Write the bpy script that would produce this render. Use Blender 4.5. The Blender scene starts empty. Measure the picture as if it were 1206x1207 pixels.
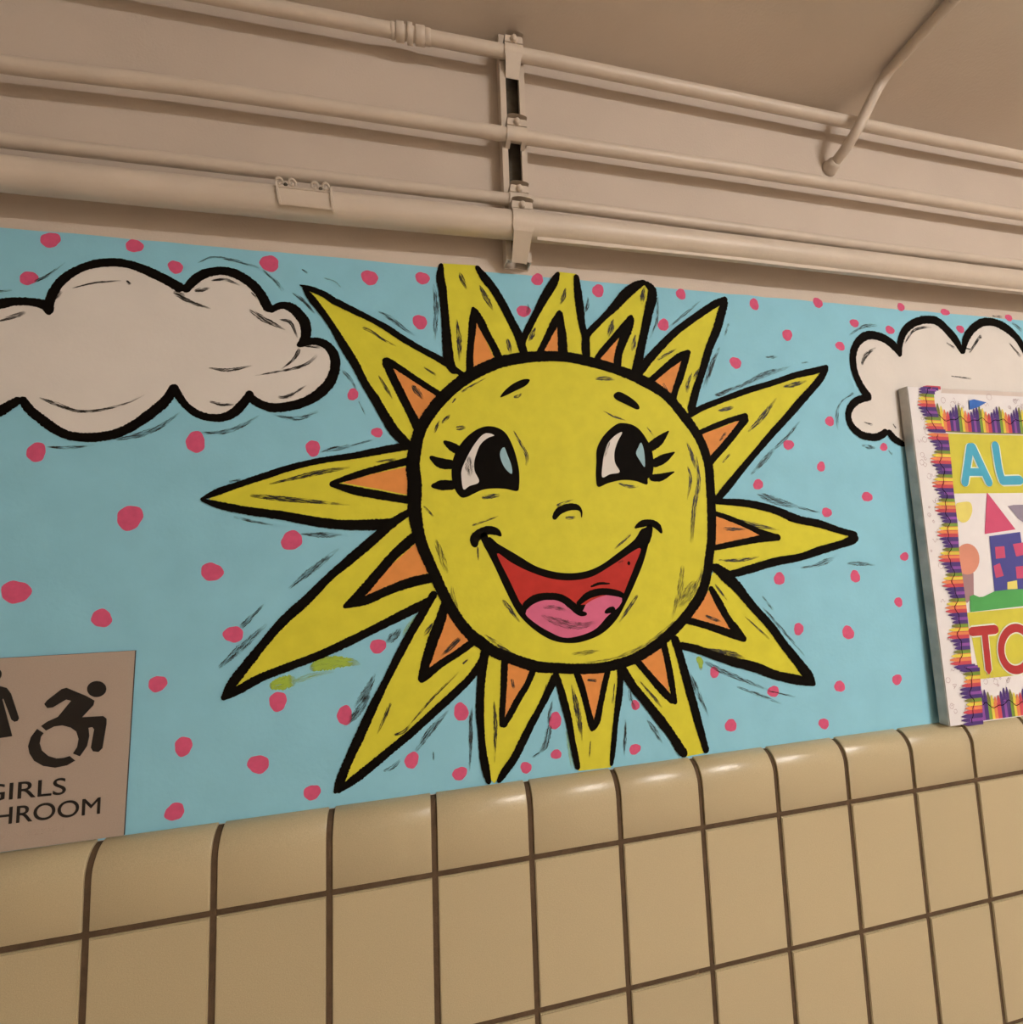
import bpy, bmesh, math, random
from mathutils import Vector, Matrix

# ------------------------------------------------------------------ camera, world, exposure
scene = bpy.context.scene
col = scene.collection
Z0 = 1.2                      # height of the first horizontal tile joint above the floor
cam_data = bpy.data.cameras.new('camera')
cam_data.sensor_fit = 'HORIZONTAL'
cam_data.sensor_width = 36.0
cam_data.lens = 36.0 * 540.0 / 1206.0
cam_data.clip_start = 0.01
cam = bpy.data.objects.new('camera', cam_data)
col.objects.link(cam)
cam.matrix_world = Matrix(((0.979073, 0.016199, -0.202862, 0.38991),
                           (-0.200512, -0.093601, -0.975210, -0.69608),
                           (-0.034785, 0.995478, -0.088394, 0.43136 + Z0),
                           (0, 0, 0, 1)))
scene.camera = cam
world = bpy.data.worlds.new('world')
scene.world = world
world.use_nodes = True
world.node_tree.nodes['Background'].inputs[0].default_value = (1.0, 0.86, 0.70, 1)
world.node_tree.nodes['Background'].inputs[1].default_value = 0.05
scene.view_settings.view_transform = 'Standard'
scene.view_settings.look = 'None'
scene.view_settings.gamma = 1.0
scene.view_settings.use_curve_mapping = False
scene.view_settings.exposure = 0.0
LAMP_COLOUR = (1.0, 0.95, 0.905)
LAMP_STRENGTH = 163.0
LAMP_POS = (1.95, -2.2)      # ceiling fixture, outside the frame to the right

# ------------------------------------------------------------------ materials
def srgb(r, g, b):
    f = lambda c: (c / 255 / 12.92) if c / 255 <= 0.04045 else ((c / 255 + 0.055) / 1.055) ** 2.4
    return (f(r), f(g), f(b), 1.0)

def material(name, colour, rough=0.6, spec=0.2, vary=0.06, scale=30.0, bump=0.0, bump_scale=200.0, metallic=0.0, coat=0.0, random_obj=0.0):
    m = bpy.data.materials.new(name)
    m.use_nodes = True
    nt = m.node_tree
    b = nt.nodes['Principled BSDF']
    b.inputs['Roughness'].default_value = rough
    b.inputs['Specular IOR Level'].default_value = spec
    b.inputs['Metallic'].default_value = metallic
    b.inputs['Coat Weight'].default_value = coat
    geo = nt.nodes.new('ShaderNodeNewGeometry')
    noise = nt.nodes.new('ShaderNodeTexNoise')
    noise.inputs['Scale'].default_value = scale
    noise.inputs['Detail'].default_value = 5
    nt.links.new(geo.outputs['Position'], noise.inputs['Vector'])
    ramp = nt.nodes.new('ShaderNodeMapRange')
    ramp.inputs['From Min'].default_value = 0.3
    ramp.inputs['From Max'].default_value = 0.7
    ramp.inputs['To Min'].default_value = 1.0 - vary
    ramp.inputs['To Max'].default_value = 1.0 + vary
    nt.links.new(noise.outputs['Fac'], ramp.inputs['Value'])
    value = ramp.outputs['Result']
    if random_obj:
        info = nt.nodes.new('ShaderNodeObjectInfo')
        r2 = nt.nodes.new('ShaderNodeMapRange')
        r2.inputs['To Min'].default_value = 1.0 - random_obj
        r2.inputs['To Max'].default_value = 1.0 + random_obj
        nt.links.new(info.outputs['Random'], r2.inputs['Value'])
        mul = nt.nodes.new('ShaderNodeMath')
        mul.operation = 'MULTIPLY'
        nt.links.new(value, mul.inputs[0])
        nt.links.new(r2.outputs['Result'], mul.inputs[1])
        value = mul.outputs[0]
    hsv = nt.nodes.new('ShaderNodeHueSaturation')
    hsv.inputs['Color'].default_value = colour
    nt.links.new(value, hsv.inputs['Value'])
    nt.links.new(hsv.outputs['Color'], b.inputs['Base Color'])
    if bump:
        n2 = nt.nodes.new('ShaderNodeTexNoise')
        n2.inputs['Scale'].default_value = bump_scale
        n2.inputs['Detail'].default_value = 4
        nt.links.new(geo.outputs['Position'], n2.inputs['Vector'])
        bp = nt.nodes.new('ShaderNodeBump')
        bp.inputs['Strength'].default_value = bump
        bp.inputs['Distance'].default_value = 0.002
        nt.links.new(n2.outputs['Fac'], bp.inputs['Height'])
        nt.links.new(bp.outputs['Normal'], b.inputs['Normal'])
    return m

def dry_brush(name, colour, low, high, opacity):
    """paint dragged on with an almost dry brush: bristle streaks along the stroke, bare between them"""
    m = bpy.data.materials.new(name)
    m.use_nodes = True
    nt = m.node_tree
    b = nt.nodes['Principled BSDF']
    b.inputs['Base Color'].default_value = colour
    b.inputs['Roughness'].default_value = 0.6
    uv = nt.nodes.new('ShaderNodeUVMap')
    uv.uv_map = 'brush'
    mp = nt.nodes.new('ShaderNodeMapping')
    mp.inputs['Scale'].default_value = (70.0, 600.0, 1.0)
    nt.links.new(uv.outputs['UV'], mp.inputs['Vector'])
    noise = nt.nodes.new('ShaderNodeTexNoise')
    noise.inputs['Scale'].default_value = 1.0
    noise.inputs['Detail'].default_value = 3
    nt.links.new(mp.outputs['Vector'], noise.inputs['Vector'])
    mr = nt.nodes.new('ShaderNodeMapRange')
    mr.inputs['From Min'].default_value = low
    mr.inputs['From Max'].default_value = high
    mr.inputs['To Min'].default_value = 0.0
    mr.inputs['To Max'].default_value = opacity
    nt.links.new(noise.outputs['Fac'], mr.inputs['Value'])
    fade = nt.nodes.new('ShaderNodeUVMap')
    fade.uv_map = 'fade'
    sep = nt.nodes.new('ShaderNodeSeparateXYZ')
    nt.links.new(fade.outputs['UV'], sep.inputs['Vector'])
    cover = nt.nodes.new('ShaderNodeMath')
    cover.operation = 'MULTIPLY'
    nt.links.new(mr.outputs['Result'], cover.inputs[0])
    nt.links.new(sep.outputs['X'], cover.inputs[1])
    nt.links.new(cover.outputs[0], b.inputs['Alpha'])
    return m

M = {
    'wall': material('cream_wall_paint', (0.575, 0.495, 0.425, 1), 0.55, 0.3, 0.04, 6, 0.25, 260),
    'wall_pale': material('pale_wall_paint', (0.84, 0.76, 0.66, 1), 0.6, 0.2, 0.03, 6),
    'ceiling': material('cream_ceiling_paint', (0.67, 0.59, 0.51, 1), 0.6, 0.3, 0.05, 5, 0.3, 220),
    'pipe': material('cream_pipe_paint', (0.59, 0.51, 0.43, 1), 0.42, 0.45, 0.05, 14, 0.25, 120),
    'pipe_light': material('cream_pipe_patch', (0.72, 0.62, 0.50, 1), 0.4, 0.45, 0.05, 14, 0.2, 120),
    'tile': material('tan_glazed_tile', (0.475, 0.40, 0.25, 1), 0.28, 0.5, 0.10, 900, 0.12, 500, random_obj=0.035),
    'grout': material('brown_grout', (0.10, 0.065, 0.038, 1), 0.9, 0.2, 0.15, 60, 0.5, 400),
    'floor': material('speckled_floor', (0.55, 0.44, 0.33, 1), 0.4, 0.4, 0.2, 300),
    'sky': material('blue_mural_paint', (0.262, 0.57, 0.72, 1), 0.6, 0.12, 0.035, 18, 0.15, 150),
    'pink': material('pink_mural_paint', (0.60, 0.095, 0.20, 1), 0.6, 0.12, 0.08, 120),
    'yellow': material('yellow_mural_paint', (0.64, 0.60, 0.048, 1), 0.6, 0.12, 0.05, 40, 0.15, 150),
    'orange': material('orange_mural_paint', (0.70, 0.27, 0.07, 1), 0.6, 0.12, 0.06, 60),
    'white': material('white_mural_paint', (0.70, 0.665, 0.63, 1), 0.6, 0.12, 0.03, 14, 0.15, 150),
    'red': material('red_mural_paint', (0.45, 0.032, 0.024, 1), 0.6, 0.12, 0.08, 60),
    'tongue': material('rose_mural_paint', (0.62, 0.14, 0.26, 1), 0.6, 0.12, 0.05, 60),
    'glint': material('pale_blue_mural_paint', (0.30, 0.48, 0.55, 1), 0.6, 0.12, 0.08, 90),
    'black': material('black_mural_paint', (0.005, 0.0038, 0.0028, 1), 0.65, 0.03, 0.2, 60),
    'dry': dry_brush('dry_black_paint', (0.010, 0.008, 0.005, 1), 0.36, 0.52, 0.97),
    'dry_sky': dry_brush('thin_black_paint', (0.012, 0.016, 0.014, 1), 0.38, 0.60, 0.88),
    'dry_thin': dry_brush('very_thin_black_paint', (0.014, 0.012, 0.006, 1), 0.40, 0.62, 0.75),
    'lime': dry_brush('lime_paint', (0.36, 0.52, 0.03, 1), 0.15, 0.45, 0.85),
    'lime_thin': dry_brush('thin_lime_paint', (0.38, 0.60, 0.15, 1), 0.3, 0.65, 0.55),
    'dark': material('dark_slot_metal', (0.10, 0.085, 0.065, 1), 0.7, 0.2, 0.2, 80),
    'sign': material('tan_sign_plastic', (0.40, 0.325, 0.27, 1), 0.5, 0.4, 0.04, 700),
    'sign_edge': material('dark_sign_edge', (0.05, 0.035, 0.035, 1), 0.5, 0.3),
    'sign_black': material('black_sign_plastic', (0.010, 0.008, 0.007, 1), 0.45, 0.35),
    'board_side': material('grey_board_side', (0.50, 0.48, 0.44, 1), 0.35, 0.5, 0.25, 25),
    'paper': material('white_paper', (0.74, 0.72, 0.74, 1), 0.6, 0.3, 0.02, 40),
    'paper_grey': material('grey_paper', (0.62, 0.54, 0.50, 1), 0.5, 0.3, 0.04, 40),
    'doodle': material('faint_print', (0.42, 0.32, 0.35, 1), 0.6, 0.3),
    'poster_yellow': material('poster_yellow', (0.57, 0.53, 0.05, 1), 0.5, 0.4),
    'letter_blue': material('letter_blue', (0.05, 0.36, 0.54, 1), 0.5, 0.4),
    'letter_edge': material('letter_white_edge', (0.70, 0.78, 0.66, 1), 0.5, 0.4),
    'letter_red': material('letter_red', (0.38, 0.02, 0.025, 1), 0.5, 0.4),
    'p_pink': material('paper_pink', (0.52, 0.07, 0.16, 1), 0.6, 0.3),
    'p_purple': material('paper_purple', (0.055, 0.06, 0.27, 1), 0.6, 0.3),
    'p_mauve': material('paper_mauve', (0.33, 0.20, 0.22, 1), 0.6, 0.3),
    'p_slate': material('paper_slate', (0.25, 0.22, 0.30, 1), 0.6, 0.3),
    'p_salmon': material('paper_salmon', (0.62, 0.26, 0.18, 1), 0.6, 0.3),
    'p_lime': material('paper_lime', (0.70, 0.62, 0.16, 1), 0.6, 0.3),
    'p_green': material('paper_green', (0.07, 0.34, 0.09, 1), 0.6, 0.3),
    'p_blue': material('paper_blue', (0.03, 0.13, 0.48, 1), 0.6, 0.3),
    'c_red': material('crayon_red', (0.50, 0.05, 0.08, 1), 0.5, 0.4),
    'c_orange': material('crayon_orange', (0.70, 0.22, 0.08, 1), 0.5, 0.4),
    'c_yellow': material('crayon_yellow', (0.68, 0.58, 0.06, 1), 0.5, 0.4),
    'c_green': material('crayon_green', (0.15, 0.28, 0.03, 1), 0.5, 0.4),
    'c_indigo': material('crayon_indigo', (0.055, 0.02, 0.17, 1), 0.5, 0.4),
    'c_violet': material('crayon_violet', (0.22, 0.06, 0.33, 1), 0.5, 0.4),
    'c_olive': material('crayon_olive', (0.16, 0.17, 0.03, 1), 0.5, 0.4),
}
lamp_mat = bpy.data.materials.new('lamp_diffuser_glow')
lamp_mat.use_nodes = True
_b = lamp_mat.node_tree.nodes['Principled BSDF']
_b.inputs['Base Color'].default_value = (0.8, 0.75, 0.65, 1)
_b.inputs['Emission Color'].default_value = (*LAMP_COLOUR, 1)
_b.inputs['Emission Strength'].default_value = LAMP_STRENGTH
M['lamp'] = lamp_mat

# ------------------------------------------------------------------ object helpers
def tag(o, label=None, cat=None, group=None, kind=None):
    if label: o['label'] = label
    if cat: o['category'] = cat
    if group: o['group'] = group
    if kind: o['kind'] = kind
    return o

def link(name, mesh, parent=None):
    o = bpy.data.objects.new(name, mesh)
    col.objects.link(o)
    if parent is not None:
        o.parent = parent
        o.matrix_parent_inverse = parent.matrix_world.inverted()
    return o

def empty(name, loc):
    o = bpy.data.objects.new(name, None)
    o.empty_display_size = 0.03
    o.matrix_world = Matrix.Translation(loc)
    col.objects.link(o)
    return o

def to_mesh(name, bm, mats, smooth=False):
    me = bpy.data.meshes.new(name)
    bmesh.ops.recalc_face_normals(bm, faces=bm.faces)
    bm.to_mesh(me)
    bm.free()
    for m in (mats if isinstance(mats, (list, tuple)) else [mats]):
        me.materials.append(m)
    if smooth:
        for p_ in me.polygons: p_.use_smooth = True
    return me

def box_into(bm, x0, x1, y0, y1, z0, z1, mi=0):
    v = [bm.verts.new(c) for c in ((x0,y0,z0),(x1,y0,z0),(x1,y1,z0),(x0,y1,z0),(x0,y0,z1),(x1,y0,z1),(x1,y1,z1),(x0,y1,z1))]
    for f in ((0,3,2,1),(4,5,6,7),(0,1,5,4),(1,2,6,5),(2,3,7,6),(3,0,4,7)):
        bm.faces.new([v[i] for i in f]).material_index = mi
    return v

def box(name, x0, x1, y0, y1, z0, z1, mat, parent=None, bevel=0.0):
    bm = bmesh.new()
    box_into(bm, x0, x1, y0, y1, z0, z1)
    if bevel:
        bmesh.ops.bevel(bm, geom=list(bm.edges), offset=bevel, segments=2, affect='EDGES')
    return link(name, to_mesh(name, bm, mat), parent)

def sweep_into(bm, path, radius, seg=20, mi=0, cap=True):
    """tube along a path; radius is a number or one per point"""
    pts = [Vector(q) for q in path]
    n = len(pts)
    rad = radius if isinstance(radius, (list, tuple)) else [radius] * n
    rings, ref = [], None
    for i in range(n):
        t = (pts[min(i + 1, n - 1)] - pts[max(i - 1, 0)]).normalized()
        if ref is None:
            ref = Vector((0, 0, 1)) if abs(t.z) < 0.9 else Vector((0, 1, 0))
        a = (ref - t * ref.dot(t)).normalized()
        ref = a
        b = t.cross(a)
        rings.append([bm.verts.new(pts[i] + (a * math.cos(k * 2 * math.pi / seg) + b * math.sin(k * 2 * math.pi / seg)) * rad[i]) for k in range(seg)])
    for i in range(n - 1):
        for k in range(seg):
            f = bm.faces.new((rings[i][k], rings[i][(k + 1) % seg], rings[i + 1][(k + 1) % seg], rings[i + 1][k]))
            f.material_index = mi
            f.smooth = True
    if cap:
        bm.faces.new(rings[0][::-1]).material_index = mi
        bm.faces.new(rings[-1]).material_index = mi

def tube(name, path, radius, mat, parent=None, seg=20):
    bm = bmesh.new()
    sweep_into(bm, path, radius, seg)
    return link(name, to_mesh(name, bm, mat), parent)

def catmull(pts, step, closed=False):
    """resample a polyline of tuples as a Catmull-Rom curve"""
    n = len(pts)
    P = [tuple(float(c) for c in q) for q in pts]
    out = []
    last = n if closed else n - 1
    for i in range(last):
        if closed:
            a, b, c, d = P[(i - 1) % n], P[i], P[(i + 1) % n], P[(i + 2) % n]
        else:
            b, c = P[i], P[i + 1]
            a = P[i - 1] if i else tuple(2 * u - v for u, v in zip(b, c))
            d = P[i + 2] if i + 2 < n else tuple(2 * v - u for u, v in zip(b, c))
        L = math.hypot(c[0] - b[0], c[1] - b[1])
        k = max(1, int(L / step))
        for j in range(k):
            t = j / k
            out.append(tuple(0.5 * (2 * b_ + (c_ - a_) * t + (2 * a_ - 5 * b_ + 4 * c_ - d_) * t * t + (3 * b_ - a_ - 3 * c_ + d_) * t ** 3) for a_, b_, c_, d_ in zip(a, b, c, d)))
    if not closed:
        out.append(P[-1])
    return out

# paint lies on the wall plane y = 0 (or another flat thing) in thin coats; coat n is n * 0.15 mm proud
COAT = 0.00015
class Flat:
    """maps painting coordinates in metres to the surface that carries the paint"""
    def __init__(self, origin=(0, 0, Z0), u=(1, 0, 0), v=(0, 0, 1), n=(0, -1, 0)):
        self.o, self.u, self.v, self.n = Vector(origin), Vector(u), Vector(v), Vector(n)
    def at(self, x, z, coat):
        return self.o + self.u * x + self.v * z + self.n * (coat * COAT)
WALL = Flat()

def poly_into(bm, pts, coat, flat=WALL, mi=0):
    vs = [bm.verts.new(flat.at(x, z, coat)) for x, z in pts]
    f = bm.faces.new(vs)
    f.material_index = mi
    f.normal_update()
    if f.normal.dot(flat.n) < 0:
        f.normal_flip()
    bmesh.ops.triangulate(bm, faces=[f])

def flat_mesh(name, bm, mats):
    me = bpy.data.meshes.new(name)
    bm.to_mesh(me)
    bm.free()
    for m in (mats if isinstance(mats, (list, tuple)) else [mats]):
        me.materials.append(m)
    return me

def fill(name, pts, coat, mat, parent, flat=WALL, curved=None, unit=1e-4):
    q = [(a[0] * unit, a[1] * unit) for a in pts]
    if curved:
        q = [(a[0], a[1]) for a in catmull(q, curved, True)]
    bm = bmesh.new()
    poly_into(bm, q, coat, flat)
    return link(name, flat_mesh(name, bm, mat), parent)

def stroke_into(bm, pts, coat, flat=WALL, rough=0.05, unit=1e-4, step=0.0012, mi=0, closed=False, round_end=True, seed=0):
    rnd = random.Random(seed * 7919 + len(pts) * 31 + int(pts[0][0]))
    P = catmull([tuple(c * unit for c in q) for q in pts], step, closed)
    n = len(P)
    brush = bm.loops.layers.uv.get('brush') or bm.loops.layers.uv.new('brush')
    fade = bm.loops.layers.uv.get('fade') or bm.loops.layers.uv.new('fade')
    rows, s, off = [], 0.0, rnd.uniform(0, 50)
    total = sum(math.hypot(P[i + 1][0] - P[i][0], P[i + 1][1] - P[i][1]) for i in range(n - 1)) or 1.0
    for i in range(n):
        if closed:
            a, b = P[(i - 1) % n], P[(i + 1) % n]
        else:
            a, b = P[max(i - 1, 0)], P[min(i + 1, n - 1)]
        tx, tz = b[0] - a[0], b[1] - a[1]
        L = math.hypot(tx, tz) or 1e-9
        nx, nz = -tz / L, tx / L
        w = max(P[i][2], 0.0003) * 0.5
        if i: s += math.hypot(P[i][0] - P[i - 1][0], P[i][1] - P[i - 1][1])
        if round_end and not closed:
            e = min(s, total - s)
            if e < w: w *= math.sqrt(max(0.06, 1 - (1 - e / w) ** 2))
        wl, wr = w * (1 + rnd.uniform(-rough, rough)), w * (1 + rnd.uniform(-rough, rough))
        t = s / total
        op = min(1.0, t / 0.15 + 0.35, (1 - t) / 0.35 + 0.15)
        rows.append((bm.verts.new(flat.at(P[i][0] + nx * wl, P[i][1] + nz * wl, coat)),
                     bm.verts.new(flat.at(P[i][0] - nx * wr, P[i][1] - nz * wr, coat)), s + off, w, op))
    idx = list(range(n)) + ([0] if closed else [])
    for i, j in zip(idx, idx[1:]):
        a, b = rows[i], rows[j]
        f = bm.faces.new((a[0], a[1], b[1], b[0]))
        f.material_index = mi
        f.normal_update()
        for lp, (q, side) in zip(f.loops, ((a, 1), (a, -1), (b, -1), (b, 1))):
            lp[brush].uv = (q[2], side * q[3] + off)
            lp[fade].uv = (q[4], side)
        if f.normal.dot(flat.n) < 0:
            f.normal_flip()

_seed = [0]
def stroke(name, strokes, coat, mat, parent, flat=WALL, rough=0.05, **kw):
    bm = bmesh.new()
    for k, q in enumerate(strokes):
        _seed[0] += 1
        stroke_into(bm, q, coat + 0.15 * k, flat, rough, seed=_seed[0], **kw)
    return link(name, flat_mesh(name, bm, mat), parent)

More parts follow.
